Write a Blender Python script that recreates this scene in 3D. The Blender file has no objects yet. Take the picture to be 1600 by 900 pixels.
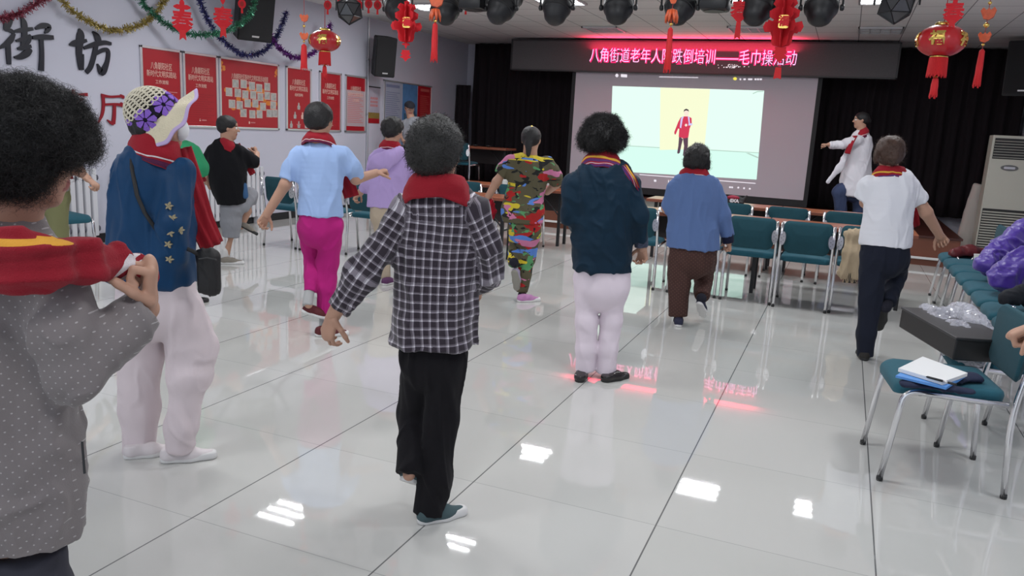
import bpy, bmesh, math, random
import numpy as np
from mathutils import Vector, Matrix
random.seed(7)
rng = np.random.default_rng(7)
sc = bpy.context.scene
COL = sc.collection

# ---------------------------------------------------------------- camera
F_PX = 1232.485                       # focal length in pixels of the 1600x900 frame
YAW, PITCH, ROLL = 0.387115152, 0.199413489, 0.0538605852
EYE = np.array([0, 0, 1.5094])
def _rot():
    cy, sy, cp, sp, cr, sr = math.cos(YAW), math.sin(YAW), math.cos(PITCH), math.sin(PITCH), math.cos(ROLL), math.sin(ROLL)
    r = np.array([cy, sy, 0.]); f = np.array([-sy, cy, 0.]); u = np.array([0, 0, 1.])
    f2 = f*cp - u*sp; u2 = u*cp + f*sp
    return r*cr + u2*sr, u2*cr - r*sr, f2
CR, CU, CF = _rot()
FH = np.array([-math.sin(YAW), math.cos(YAW), 0.])      # horizontal viewing direction
RH = np.array([math.cos(YAW), math.sin(YAW), 0.])       # horizontal right
cam_d = bpy.data.cameras.new('camera'); cam = bpy.data.objects.new('camera', cam_d); COL.objects.link(cam)
cam_d.sensor_width = 36; cam_d.lens = 36*F_PX/1600; cam_d.clip_start = .05
m = Matrix.Identity(4)
for i in range(3):
    m[i][0] = CR[i]; m[i][1] = CU[i]; m[i][2] = -CF[i]; m[i][3] = EYE[i]
cam.matrix_world = m
sc.camera = cam

# ---------------------------------------------------------------- world, exposure
W = bpy.data.worlds.new('world'); sc.world = W; W.use_nodes = True
bg = W.node_tree.nodes['Background']; bg.inputs[0].default_value = (.80, .88, 1.0, 1); bg.inputs[1].default_value = 0.85
vs = sc.view_settings; vs.view_transform = 'Standard'; vs.look = 'None'; vs.gamma = 1; vs.exposure = 0.16
vs.use_curve_mapping = False
LAMP_W = 24.0           # watts of one lit ceiling louvre panel
sc.cycles.max_bounces = 6; sc.cycles.diffuse_bounces = 3; sc.cycles.glossy_bounces = 3; sc.cycles.transparent_max_bounces = 8
sc.cycles.sample_clamp_indirect = 6.0; sc.cycles.use_denoising = True

# ---------------------------------------------------------------- measuring: a ray through the survey of the room
def ray(x, y): return CR*((x-800)/F_PX) - CU*((y-450)/F_PX) + CF
def at(x, y, d): r = ray(x, y); return EYE + r*(d/float(r@FH))          # at horizontal distance d
def atX(x, y, X): r = ray(x, y); return EYE + r*(X/r[0])
def atY(x, y, Y): r = ray(x, y); return EYE + r*(Y/r[1])
def atZ(x, y, z): r = ray(x, y); return EYE + r*((z-EYE[2])/r[2])
def mpp(P): return float((np.asarray(P)-EYE)@CF)/F_PX                    # metres per pixel there

# ---------------------------------------------------------------- materials
def mat(name, col=(.5, .5, .5), rough=.5, metal=0., spec=.5, bump=0., bscale=60., emit=None, estr=1., var=0., vscale=8., sheen=0., alpha=1., trans=0., coat=0.):
    m = bpy.data.materials.new(name); m.use_nodes = True
    nt = m.node_tree; b = nt.nodes['Principled BSDF']
    b.inputs['Base Color'].default_value = (*col, 1); b.inputs['Roughness'].default_value = rough
    b.inputs['Metallic'].default_value = metal; b.inputs['Specular IOR Level'].default_value = spec
    b.inputs['Sheen Weight'].default_value = sheen; b.inputs['Alpha'].default_value = alpha
    b.inputs['Transmission Weight'].default_value = trans; b.inputs['Coat Weight'].default_value = coat
    if emit: b.inputs['Emission Color'].default_value = (*emit, 1); b.inputs['Emission Strength'].default_value = estr
    if bump or var:
        tc = nt.nodes.new('ShaderNodeTexCoord')
    if var:
        n = nt.nodes.new('ShaderNodeTexNoise'); n.inputs['Scale'].default_value = vscale; n.inputs['Detail'].default_value = 3
        nt.links.new(tc.outputs['Object'], n.inputs['Vector'])
        mx = nt.nodes.new('ShaderNodeMix'); mx.data_type = 'RGBA'
        mx.inputs['A'].default_value = (*[c*(1-var) for c in col], 1); mx.inputs['B'].default_value = (*[min(1, c*(1+var)) for c in col], 1)
        nt.links.new(n.outputs['Fac'], mx.inputs['Factor']); nt.links.new(mx.outputs['Result'], b.inputs['Base Color'])
    if bump:
        n = nt.nodes.new('ShaderNodeTexNoise'); n.inputs['Scale'].default_value = bscale; n.inputs['Detail'].default_value = 4
        nt.links.new(tc.outputs['Object'], n.inputs['Vector'])
        bp = nt.nodes.new('ShaderNodeBump'); bp.inputs['Strength'].default_value = bump; bp.inputs['Distance'].default_value = .01
        nt.links.new(n.outputs['Fac'], bp.inputs['Height']); nt.links.new(bp.outputs['Normal'], b.inputs['Normal'])
    return m
class NT:
    """small helper to write shader maths"""
    def __init__(s, m): s.m = m; s.nt = m.node_tree; s.b = s.nt.nodes['Principled BSDF']
    def n(s, t, **k):
        x = s.nt.nodes.new(t)
        for a, v in k.items(): setattr(x, a, v)
        return x
    def link(s, a, b): s.nt.links.new(a, b)
    def math(s, op, a, b=None, c=None):
        x = s.n('ShaderNodeMath', operation=op)
        for i, v in enumerate((a, b, c)):
            if v is None: continue
            if isinstance(v, (int, float)): x.inputs[i].default_value = v
            else: s.link(v, x.inputs[i])
        return x.outputs[0]
    def mix(s, f, a, b):
        x = s.n('ShaderNodeMix', data_type='RGBA')
        for nm, v in (('Factor', f), ('A', a), ('B', b)):
            if isinstance(v, (int, float)): x.inputs[nm].default_value = v
            elif isinstance(v, tuple): x.inputs[nm].default_value = (*v, 1)
            else: s.link(v, x.inputs[nm])
        return x.outputs['Result']
    def coord(s, which='Object'):
        t = s.n('ShaderNodeTexCoord'); x = s.n('ShaderNodeSeparateXYZ'); s.link(t.outputs[which], x.inputs[0])
        return t.outputs[which], x.outputs[0], x.outputs[1], x.outputs[2]
    def base(s, c): s.link(c, s.b.inputs['Base Color'])
    def line(s, v, off, period, width):          # 1 inside a line of the given width
        a = s.math('ADD', v, off); a = s.math('DIVIDE', a, period); a = s.math('FRACT', s.math('ADD', a, 1000.5)); a = s.math('SUBTRACT', a, .5)
        return s.math('LESS_THAN', s.math('ABSOLUTE', a), width/period/2)
    def band(s, v, lo, hi): return s.math('MULTIPLY', s.math('GREATER_THAN', v, lo), s.math('LESS_THAN', v, hi))
    def noise(s, vec, scale, detail=2.):
        x = s.n('ShaderNodeTexNoise'); x.inputs['Scale'].default_value = scale; x.inputs['Detail'].default_value = detail
        s.link(vec, x.inputs['Vector']); return x.outputs['Fac']

# ---------------------------------------------------------------- objects
def link(o, parent=None):
    COL.objects.link(o)
    if parent is not None:
        o.parent = parent; o.matrix_parent_inverse = Matrix.Identity(4)
    return o
def thing(name, label, cat, loc=(0, 0, 0), rotz=0., group=None):
    o = bpy.data.objects.new(name, None); o.empty_display_size = .1; COL.objects.link(o)
    o.location = loc; o.rotation_euler = (0, 0, rotz)
    return tag(o, label, cat, group)
def tag(o, label, cat, group=None):
    o['label'] = label; o['category'] = cat
    if group: o['group'] = group
    return o
def struct(o): o['kind'] = 'structure'; return o
def mesh_obj(name, verts, faces, mats, parent=None, smooth=True, midx=None, uv=None, origin=None):
    me = bpy.data.meshes.new(name)
    v = np.asarray(verts, float)
    if origin is not None: v = v - np.asarray(origin)
    me.from_pydata(v.tolist(), [], [list(map(int, f)) for f in faces])
    for mt in (mats if isinstance(mats, (list, tuple)) else [mats]): me.materials.append(mt)
    if midx is not None: me.polygons.foreach_set('material_index', np.asarray(midx, np.int32))
    if uv is not None:
        l = me.uv_layers.new(name='UVMap'); idx = np.zeros(len(me.loops), np.int32); me.loops.foreach_get('vertex_index', idx)
        l.data.foreach_set('uv', np.asarray(uv, np.float32)[idx].ravel())
    if smooth: me.polygons.foreach_set('use_smooth', np.ones(len(me.polygons), bool))
    me.update()
    o = bpy.data.objects.new(name, me)
    return link(o, parent)
def bm_obj(name, bm, mats, parent=None, smooth=False, loc=None, auto=None):
    me = bpy.data.meshes.new(name); bm.normal_update(); bm.to_mesh(me); bm.free()
    for mt in (mats if isinstance(mats, (list, tuple)) else [mats]): me.materials.append(mt)
    if smooth: me.polygons.foreach_set('use_smooth', np.ones(len(me.polygons), bool))
    if auto is not None: me.set_sharp_from_angle(angle=math.radians(auto))
    o = bpy.data.objects.new(name, me)
    if loc is not None: o.location = loc
    return link(o, parent)
def copy_tree(o, parent=None):
    c = o.copy(); COL.objects.link(c)
    if parent is not None: c.parent = parent
    for ch in o.children: copy_tree(ch, c)
    return c

# ---------------------------------------------------------------- bmesh shapes
def box(bm, x0, x1, y0, y1, z0, z1, bev=0., mi=0, mtx=None):
    v = [bm.verts.new((x, y, z)) for z in (z0, z1) for y in (y0, y1) for x in (x0, x1)]
    fs = [bm.faces.new([v[i] for i in q]) for q in ((0, 2, 3, 1), (4, 5, 7, 6), (0, 1, 5, 4), (2, 6, 7, 3), (0, 4, 6, 2), (1, 3, 7, 5))]
    if bev:
        es = list({e for f in fs for e in f.edges})
        r = bmesh.ops.bevel(bm, geom=es, offset=bev, segments=2, affect='EDGES', profile=.5)
        allv = {vv for vv in v if vv.is_valid} | set(r['verts']); fs = list({f for vv in allv for f in vv.link_faces}); v = list(allv)
    for f in fs: f.material_index = mi
    if mtx is not None: bmesh.ops.transform(bm, matrix=mtx, verts=v)
    return v
def lathe(bm, prof, seg=24, mtx=None, mi=0, cap=True, ang=2*math.pi):
    rings = []
    for r, z in prof:
        rings.append([bm.verts.new((r*math.cos(ang*k/seg), r*math.sin(ang*k/seg), z)) for k in range(seg)])
    for a, b in zip(rings, rings[1:]):
        for k in range(seg):
            f = bm.faces.new((a[k], a[(k+1) % seg], b[(k+1) % seg], b[k])); f.material_index = mi
    if cap:
        f = bm.faces.new(list(reversed(rings[0]))); f.material_index = mi
        f = bm.faces.new(rings[-1]); f.material_index = mi
    vs_ = [v for r in rings for v in r]
    if mtx is not None: bmesh.ops.transform(bm, matrix=mtx, verts=vs_)
    return vs_
def tube(bm, pts, r, seg=8, mi=0, cap=True, flat=None):
    """round tube along points; r a number or a list"""
    P = [Vector(p) for p in pts]; n = len(P); rs = r if isinstance(r, (list, tuple)) else [r]*n
    up = None; rings = []
    for i, p in enumerate(P):
        t = (P[min(i+1, n-1)] - P[max(i-1, 0)])
        t = t.normalized() if t.length > 1e-9 else Vector((0, 0, 1))
        if up is None:
            up = Vector((0, 0, 1)) if abs(t.z) < .9 else Vector((1, 0, 0))
        s = t.cross(up).normalized(); up = s.cross(t).normalized()
        fl = flat or 1.
        rings.append([bm.verts.new(p + s*(rs[i]*math.cos(2*math.pi*k/seg)) + up*(rs[i]*fl*math.sin(2*math.pi*k/seg))) for k in range(seg)])
    for a, b in zip(rings, rings[1:]):
        for k in range(seg):
            f = bm.faces.new((a[k], b[k], b[(k+1) % seg], a[(k+1) % seg])); f.material_index = mi
    if cap:
        f = bm.faces.new(rings[0]); f.material_index = mi
        f = bm.faces.new(list(reversed(rings[-1]))); f.material_index = mi
def bend(pts, rad=.05, n=5):
    """round the corners of a polyline"""
    P = [Vector(p) for p in pts]; out = [P[0]]
    for a, b, c in zip(P, P[1:], P[2:]):
        u = (a-b); w = (c-b); k = min(rad, u.length*.48, w.length*.48)
        p0 = b+u.normalized()*k; p1 = b+w.normalized()*k
        for i in range(n+1):
            t = i/n; out.append(p0*(1-t)**2 + b*(2*t*(1-t)) + p1*t*t)
    out.append(P[-1]); return out
def prism(bm, outline, depth, frame, mi=0):
    """outline [(u,v)] extruded by depth; frame = (origin, u axis, v axis, normal)"""
    o, U, V, N = [Vector(x) for x in frame]
    a = [bm.verts.new(o + U*u + V*v) for u, v in outline]; b = [bm.verts.new(o + U*u + V*v + N*depth) for u, v in outline]
    try:
        f = bm.faces.new(b); f.material_index = mi; f2 = bm.faces.new(list(reversed(a))); f2.material_index = mi
    except ValueError: pass
    n = len(a)
    for i in range(n):
        f = bm.faces.new((a[i], a[(i+1) % n], b[(i+1) % n], b[i])); f.material_index = mi
def stroke(bm, pts, frame, depth, mi=0, sub=5):
    """a written stroke: [(u,v,width)] as a raised ribbon with round corners"""
    p = np.array(pts, float)
    if len(p) > 2:                                        # Catmull-Rom
        q = np.vstack([2*p[0]-p[1], p, 2*p[-1]-p[-2]]); o = []
        for i in range(1, len(q)-2):
            for t in np.linspace(0, 1, sub, endpoint=False):
                o.append(.5*((2*q[i]) + (q[i+1]-q[i-1])*t + (2*q[i-1]-5*q[i]+4*q[i+1]-q[i+2])*t*t + (3*q[i]-q[i-1]-3*q[i+1]+q[i+2])*t**3))
        o.append(p[-1]); p = np.array(o)
    d = np.gradient(p[:, :2], axis=0); d /= np.linalg.norm(d, axis=1)[:, None]+1e-9
    nrm = np.stack([-d[:, 1], d[:, 0]], 1); h = np.maximum(p[:, 2:3], .001)/2
    L = p[:, :2]+nrm*h; Rr = p[:, :2]-nrm*h
    o, U, V, N = [Vector(x) for x in frame]
    def put(q, k): return bm.verts.new(o+U*float(q[0])+V*float(q[1])+N*k)
    la = [put(q, 0) for q in L]; ra = [put(q, 0) for q in Rr]; lb = [put(q, depth) for q in L]; rb = [put(q, depth) for q in Rr]
    F = []
    for i in range(len(p)-1):
        F += [(lb[i], rb[i], rb[i+1], lb[i+1]), (la[i], lb[i], lb[i+1], la[i+1]), (ra[i], ra[i+1], rb[i+1], rb[i])]
    F += [(la[0], ra[0], rb[0], lb[0]), (la[-1], lb[-1], rb[-1], ra[-1])]
    for f in F: bm.faces.new(f).material_index = mi
def ellipse(a, b, n=20, cx=0, cy=0): return [(cx+a*math.cos(2*math.pi*k/n), cy+b*math.sin(2*math.pi*k/n)) for k in range(n)]
def text_mesh(s, size, depth=.002, bold=0.):
    cu = bpy.data.curves.new('lettering', 'FONT'); cu.body = s; cu.size = size; cu.extrude = depth; cu.offset = bold
    cu.align_x = 'CENTER'; cu.align_y = 'CENTER'; cu.resolution_u = 3
    o = bpy.data.objects.new('lettering', cu); COL.objects.link(o)
    dg = bpy.context.evaluated_depsgraph_get(); me = bpy.data.meshes.new_from_object(o.evaluated_get(dg))
    bpy.data.objects.remove(o); bpy.data.curves.remove(cu)
    return me
def text_into(bm, s, size, mtx, depth=.001, bold=0., mi=0, width=None):
    me = text_mesh(s, size, depth, bold)
    if width:
        xs = [v.co.x for v in me.vertices]; k = width/max(1e-6, max(xs)-min(xs)); me.transform(Matrix.Diagonal((k, 1, 1, 1)))
    me.transform(mtx); me.polygons.foreach_set('material_index', np.full(len(me.polygons), mi, np.int32))
    bm.from_mesh(me); bpy.data.meshes.remove(me)
def basis(o, x, y, z): 
    m = Matrix.Identity(4)
    for i in range(3): m[i][0] = x[i]; m[i][1] = y[i]; m[i][2] = z[i]; m[i][3] = o[i]
    return m
# ---------------------------------------------------------------- soft bodies: tapered limbs blended into one surface
_tab = rng.random((32, 32, 32)).astype(np.float32)*2-1
def vnoise(P, s):
    q = np.asarray(P)*s; i = np.floor(q).astype(int); f = q-i; f = f*f*(3-2*f); i &= 31; j = (i+1) & 31
    x0, y0, z0 = i.T; x1, y1, z1 = j.T; fx, fy, fz = f.T
    def L(a, b, t): return a+(b-a)*t
    return L(L(L(_tab[x0, y0, z0], _tab[x1, y0, z0], fx), L(_tab[x0, y1, z0], _tab[x1, y1, z0], fx), fy),
             L(L(_tab[x0, y0, z1], _tab[x1, y0, z1], fx), L(_tab[x0, y1, z1], _tab[x1, y1, z1], fx), fy), fz)
class Cone:
    """tapered limb a->b; n = depth axis, ka/kb = depth/width of the section"""
    def __init__(s, a, b, ra, rb, n=None, ka=1., kb=None, blend=.02, op='u', u0=0., flat=0):
        s.flat = flat; s.a = np.asarray(a, float); s.b = np.asarray(b, float); s.ra, s.rb = ra, rb; s.n = None if n is None else np.asarray(n, float)
        s.ka = ka; s.kb = ka if kb is None else kb; s.blend = blend; s.op = op; s.u0 = u0
        R = max(ra, rb)*max(1., s.ka, s.kb); s.lo = np.minimum(s.a, s.b)-R; s.hi = np.maximum(s.a, s.b)+R
    def ev(s, P, uv=False):
        ba = s.b-s.a; L2 = max(ba@ba, 1e-10); q = P-s.a; h0 = (q@ba)/L2; h = np.clip(h0, 0, 1)
        q = q-h[..., None]*ba; r = s.ra+(s.rb-s.ra)*h
        if s.n is None or (s.ka == 1 and s.kb == 1): d = np.sqrt((q*q).sum(-1))-r
        else:
            k = s.ka+(s.kb-s.ka)*h; qn = q@s.n; e2 = (q*q).sum(-1)-qn*qn
            d = (np.sqrt(np.maximum(e2, 0)+(qn/k)**2)-r)*np.minimum(k, 1)
        if s.flat:
            L = math.sqrt(L2); d = np.maximum(d, -h0*L-.007)
            if s.flat > 1: d = np.maximum(d, (h0-1)*L-.007)
        if uv:
            n = s.n if s.n is not None else FH
            sd = np.cross(ba/math.sqrt(L2), n); return d, s.u0+h*math.sqrt(L2), q@sd, q@n
        return d
class Ell:
    def __init__(s, c, r, ax=None, blend=.02, op='u'):
        s.c = np.asarray(c, float); s.r = np.asarray(r, float); s.ax = np.eye(3) if ax is None else np.asarray(ax, float); s.blend = blend; s.op = op
        R = max(r); s.lo = s.c-R; s.hi = s.c+R
    def ev(s, P, uv=False):
        q = ((P-s.c)@s.ax.T); k = np.sqrt(((q/s.r)**2).sum(-1)); k2 = np.sqrt(((q/(s.r*s.r))**2).sum(-1))
        d = np.where(k2 > 1e-9, k*(k-1)/np.maximum(k2, 1e-9), -min(s.r))
        if uv: return d, q[..., 2], q[..., 0], q[..., 1]
        return d
class Cut:
    """remove what lies on the n side of the plane"""
    def __init__(s, p, n): s.p = np.asarray(p, float); s.n = np.asarray(n, float)/np.linalg.norm(n); s.op = 'cut'
def field(prims, h, pad=.03):
    solid = [p for p in prims if p.op == 'u']
    lo = np.min([p.lo for p in solid], 0)-pad; hi = np.max([p.hi for p in solid], 0)+pad
    n = np.ceil((hi-lo)/h).astype(int)+1
    F = np.full(n, .08, np.float32); ax = [lo[i]+h*np.arange(n[i]) for i in range(3)]
    for p in prims:
        if p.op == 'cut':
            g = (ax[0]-p.p[0])[:, None, None]*p.n[0]+(ax[1]-p.p[1])[None, :, None]*p.n[1]+(ax[2]-p.p[2])[None, None, :]*p.n[2]
            F = np.maximum(F, g.astype(np.float32)); continue
        mg = p.blend+3*h
        i0 = np.maximum(np.floor((p.lo-mg-lo)/h).astype(int), 0); i1 = np.minimum(np.ceil((p.hi+mg-lo)/h).astype(int)+1, n)
        if (i1 <= i0).any(): continue
        S = tuple(slice(a, b) for a, b in zip(i0, i1))
        G = np.stack(np.meshgrid(*[ax[k][S[k]] for k in range(3)], indexing='ij'), -1)
        d = p.ev(G).astype(np.float32); f = F[S]; k = max(p.blend, 1e-4)
        if p.op == 'u':
            t = np.maximum(k-np.abs(d-f), 0)/k; F[S] = np.minimum(d, f)-t*t*k*.25
        else:
            t = np.maximum(k-np.abs(-d-f), 0)/k; F[S] = np.maximum(-d, f)+t*t*k*.25
    F[0] = F[-1] = .05; F[:, 0] = F[:, -1] = .05; F[:, :, 0] = F[:, :, -1] = .05
    return F, lo, n
def nets(F, lo, h, smooth=2):
    ins = F < 0; n = np.array(F.shape)
    c = [(i, j, k) for i in (0, 1) for j in (0, 1) for k in (0, 1)]
    sl = lambda A, o: A[o[0]:n[0]-1+o[0], o[1]:n[1]-1+o[1], o[2]:n[2]-1+o[2]]
    cnt = sum(sl(ins, o).astype(np.int8) for o in c); act = (cnt > 0) & (cnt < 8)
    ijk = np.argwhere(act); idx = np.full(act.shape, -1, np.int64); idx[act] = np.arange(len(ijk))
    val = np.stack([F[ijk[:, 0]+o[0], ijk[:, 1]+o[1], ijk[:, 2]+o[2]] for o in c], 1)
    acc = np.zeros((len(ijk), 3)); num = np.zeros(len(ijk))
    for a in range(8):
        for b in range(a+1, 8):
            d = np.array(c[b])-np.array(c[a])
            if np.abs(d).sum() != 1: continue
            x = (val[:, a] < 0) != (val[:, b] < 0)
            t = np.where(x, val[:, a]/np.where(x, val[:, a]-val[:, b], 1), 0)
            acc += np.where(x[:, None], np.array(c[a])+t[:, None]*d, 0); num += x
    V = lo+h*(ijk+acc/num[:, None])
    quads = []
    for axis in range(3):
        o = [slice(None)]*3; a = [slice(1, -1)]*3
        a[axis] = slice(0, -1); b = list(a); b[axis] = slice(1, None)
        A = ins[tuple(a)]; B = ins[tuple(b)]; e = np.argwhere(A != B)
        if not len(e): continue
        s = A[A != B]; e = e.copy()
        u, v = [(1, 2), (2, 0), (0, 1)][axis]
        off = np.ones(3, int); off[axis] = 0; e = e+off
        du = np.zeros(3, int); du[u] = 1; dv = np.zeros(3, int); dv[v] = 1
        g = lambda q: idx[q[:, 0], q[:, 1], q[:, 2]]
        q = np.stack([g(e-du-dv), g(e-dv), g(e), g(e-du)], 1); q[~s] = q[~s][:, ::-1]; quads.append(q)
    Q = np.concatenate(quads); Q = Q[(Q >= 0).all(1)]
    for _ in range(smooth):
        acc = np.zeros_like(V); num = np.zeros(len(V))
        for k in range(4):
            a, b = Q[:, k], Q[:, (k+1) % 4]
            np.add.at(acc, a, V[b]); np.add.at(num, a, 1)
        V = V*.5+.5*acc/np.maximum(num, 1)[:, None]
    return V, Q
def normals(V, Q):
    n = np.cross(V[Q[:, 2]]-V[Q[:, 0]], V[Q[:, 3]]-V[Q[:, 1]]); N = np.zeros_like(V)
    for k in range(4): np.add.at(N, Q[:, k], n)
    return N/np.maximum(np.linalg.norm(N, axis=1), 1e-12)[:, None]
def uv_of(prims, V):
    best = np.full(len(V), 1e9); uv = np.zeros((len(V), 3))
    for p in prims:
        if p.op != 'u': continue
        d, a, b, c = p.ev(V, True); w = d < best; best[w] = d[w]; uv[w] = np.stack([a, b, c], 1)[w]
    return uv
def soft(prims, h=.01, smooth=2, fold=0., fs=9., stretch=(1, 1, .45), fine=0., ffs=60., uv=False, seed=0.):
    F, lo, n = field(prims, h); V, Q = nets(F, lo, h, smooth)
    uvs = uv_of(prims, V) if uv else None
    fold *= 1.35
    if fold or fine:
        N = normals(V, Q); S = V*np.array(stretch)+seed
        w = S+.06*np.stack([vnoise(S+7, 6), vnoise(S+11, 6), vnoise(S+17, 6)], 1)
        d = np.zeros(len(V))
        if fold: d += fold*(2.2*np.maximum(0, .42-np.abs(vnoise(w, fs)))+1.5*np.maximum(0, .30-np.abs(vnoise(w[:, [2, 0, 1]]*.9+S*.5+3, fs*1.7)))+.5*vnoise(w+3, fs*.6)-.55)
        if fine: d += fine*(vnoise(V+5, ffs)+.6*vnoise(V+9, ffs*2.1))
        V = V+N*d[:, None]
    return V, Q, uvs
def add_soft(name, prims, mats, parent, origin, **k):
    V, Q, uv = soft(prims, **k)
    return mesh_obj(name, V, Q, mats, parent, uv=None if uv is None else uv[:, :2], origin=origin)
def strands(V, N, count, length, rad, curl, seed=1, droop=.0, steps=7, keep=None, spread=.5, cw=.22):
    """many thin curly hairs growing from a surface, as one vertex/face list"""
    r = np.random.default_rng(seed); i = r.integers(0, len(V), count)
    if keep is not None: i = i[keep(V[i], N[i])]
    count = len(i); P = V[i].copy(); D = N[i]+spread*r.normal(size=(count, 3)); D /= np.linalg.norm(D, axis=1)[:, None]
    ph = r.random(count)*6.28; X = np.cross(D, r.normal(size=(count, 3))); X /= np.linalg.norm(X, axis=1)[:, None]; Y = np.cross(D, X)
    L = length*(.5+.8*r.random(count)); vs_, fs_ = [], []
    for k in range(steps):
        t = k/(steps-1); a = ph+t*curl*6.28
        c = P+D*(L*t)[:, None]*.8+(X*np.cos(a)[:, None]+Y*np.sin(a)[:, None])*(L*cw*min(1, t*2))[:, None]-np.array([0, 0, droop])*(L*t*t)[:, None]
        w = rad*(1-.7*t)
        for e in range(3):
            b = e*2.0944; vs_.append(c+(X*math.cos(b)+Y*math.sin(b))*w)
    A = np.stack(vs_, 0).reshape(steps, 3, count, 3)
    allv = A.transpose(2, 0, 1, 3).reshape(-1, 3); f = []
    base = (np.arange(count)*steps*3)[:, None]
    for k in range(steps-1):
        for e in range(3):
            f.append(base+np.array([[k*3+e, k*3+(e+1) % 3, (k+1)*3+(e+1) % 3, (k+1)*3+e]]))
    return allv, np.concatenate(f)
# ================================================================ THE SETTING
XW, XR, YF, YB, ZC, ZS, YS = -7.65, 2.6, 15.6, -3.0, 3.2, .40, 11.79       # left wall, right wall, front wall, open rear, ceiling, stage height, stage front
m_wall = mat('wall_paint', (.60, .60, .695), .7, bump=.03, bscale=30)
m_ceil = mat('ceiling_tile', (.60, .58, .575), .8)
k = NT(m_ceil); v, x, y, z = k.coord()
g = k.math('MAXIMUM', k.line(x, .66, .6, .012), k.line(y, -.25, .6, .012))
g2 = k.line(x, .66, .6, .03)
k.base(k.mix(g, k.mix(k.math('MULTIPLY', k.noise(v, 60, 3), .5), (.80, .785, .775), (.70, .685, .68)), (.24, .23, .235)))
m_floor = mat('floor_tile', (.6, .6, .58), .025, spec=.6, coat=.2)
k = NT(m_floor); v, x, y, z = k.coord()
ga = k.line(x, 2.1148, .8, .006); gb = k.line(y, -2.1038, .8, .0035)
cell = k.n('ShaderNodeTexWhiteNoise', noise_dimensions='2D'); cc = k.n('ShaderNodeCombineXYZ')
k.link(k.math('FLOOR', k.math('DIVIDE', k.math('ADD', x, 2.1148), .8)), cc.inputs[0]); k.link(k.math('FLOOR', k.math('DIVIDE', k.math('ADD', y, -2.1038), .8)), cc.inputs[1]); k.link(cc.outputs[0], cell.inputs['Vector'])
body = k.mix(cell.outputs['Value'], (.545, .545, .515), (.59, .585, .56))
body = k.mix(k.math('MULTIPLY', k.noise(v, 1.6, 4), .45), body, (.65, .64, .62))
c1 = k.mix(gb, body, (.40, .40, .39)); k.base(k.mix(ga, c1, (.16, .16, .16)))
k.b.inputs['Coat Roughness'].default_value = .02
m_stagewood = mat('stage_board', (.060, .016, .011), .35, var=.25, vscale=5)
m_riser = mat('stage_riser', (.17, .055, .03), .4, var=.2, vscale=4)
m_black = mat('black_paint', (.012, .012, .014), .5)
m_whitetrim = mat('white_trim', (.75, .75, .74), .4)
m_curtain = mat('stage_velvet', (.010, .005, .008), .9)
m_chrome = mat('chrome', (.78, .78, .80), .14, metal=1.)
m_alu = mat('brushed_aluminium', (.62, .62, .64), .35, metal=1.)
def slab(name, x0, x1, y0, y1, z0, z1, m, bev=0., parent=None):
    bm = bmesh.new(); box(bm, x0, x1, y0, y1, z0, z1, bev); return struct(bm_obj(name, bm, m, parent))
slab('floor', XW-.2, XR+.2, YB, YF+.2, -.12, 0, m_floor)
slab('ceiling', XW-.2, XR+.2, YB, YF+.2, ZC, ZC+.12, m_ceil)
slab('wall_left', XW-.2, XW, YB, YF+.2, 0, ZC, m_wall)
slab('wall_front', XW, XR, YF, YF+.2, 0, ZC, m_wall)
slab('wall_right', XR, XR+.2, YB, YF+.2, 0, ZC, m_wall)
slab('baseboard_left', XW, XW+.018, YB, YS, 0, .105, m_black)
bm = bmesh.new(); tube(bm, [(XW+.022, YS-.03, 0), (XW+.022, YS-.03, ZC)], .014, 10)
for zz in (.6, 1.6, 2.5): box(bm, XW, XW+.03, YS-.055, YS-.005, zz, zz+.03, .003)
struct(bm_obj('trim_1', bm, m_alu, smooth=False))
# stage
bm = bmesh.new(); box(bm, XW, 1.52, YS, YF, .0, ZS-.03, mi=0); box(bm, XW, 1.54, YS-.02, YF, ZS-.03, ZS, .004, mi=1)
st = struct(bm_obj('trim_2', bm, [m_riser, m_stagewood]))
bm = bmesh.new(); box(bm, XW, 1.56, YS-.035, YS, .085, .115, .004); struct(bm_obj('trim_3', bm, m_whitetrim))
bm = bmesh.new(); box(bm, XW+.02, XR, YS-.62, YS-.6, .0, .001)
bm.free()
# dark doorway curtain on the left wall beside the stage and the wide backdrop
def curtain(name, x0, x1, Y, z0, z1, amp, per, label, m=m_curtain, cat='curtain'):
    nx = int((x1-x0)/per*10); V, Fc = [], []
    for s in (0, 1):
        for j in range(9):
            t = j/8; z_ = z0+(z1-z0)*t
            for i in range(nx+1):
                x_ = x0+(x1-x0)*i/nx; ph = 2*math.pi*i/10
                V.append((x_+.01*math.sin(ph*2+j), Y+amp*math.sin(ph)*(1-.35*t)+.3*amp*math.sin(ph*.37+j*.3)+s*.012, z_))
    n1 = nx+1; lay = 9*n1
    for s in (0, 1):
        for j in range(8):
            for i in range(nx):
                a = s*lay+j*n1+i; q = (a, a+1, a+1+n1, a+n1); Fc.append(q if s == 0 else q[::-1])
    for i in range(nx):
        Fc.append((i+1, i, lay+i, lay+i+1)); b = 8*n1; Fc.append((b+i, b+i+1, lay+b+i+1, lay+b+i))
    return tag(mesh_obj(name, V, Fc, m), label, cat)
cu1 = curtain('backdrop_curtain', -7.36, 2.55, 15.3, ZS+.012, ZC-.02, .05, .22, 'wide dark backdrop curtain hanging across the stage behind the screen')
cu2 = curtain('side_curtain', -7.63, -7.30, 15.05, ZS+.012, 2.33, .03, .11, 'short dark curtain at the left end of the backdrop, lower than it')

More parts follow.
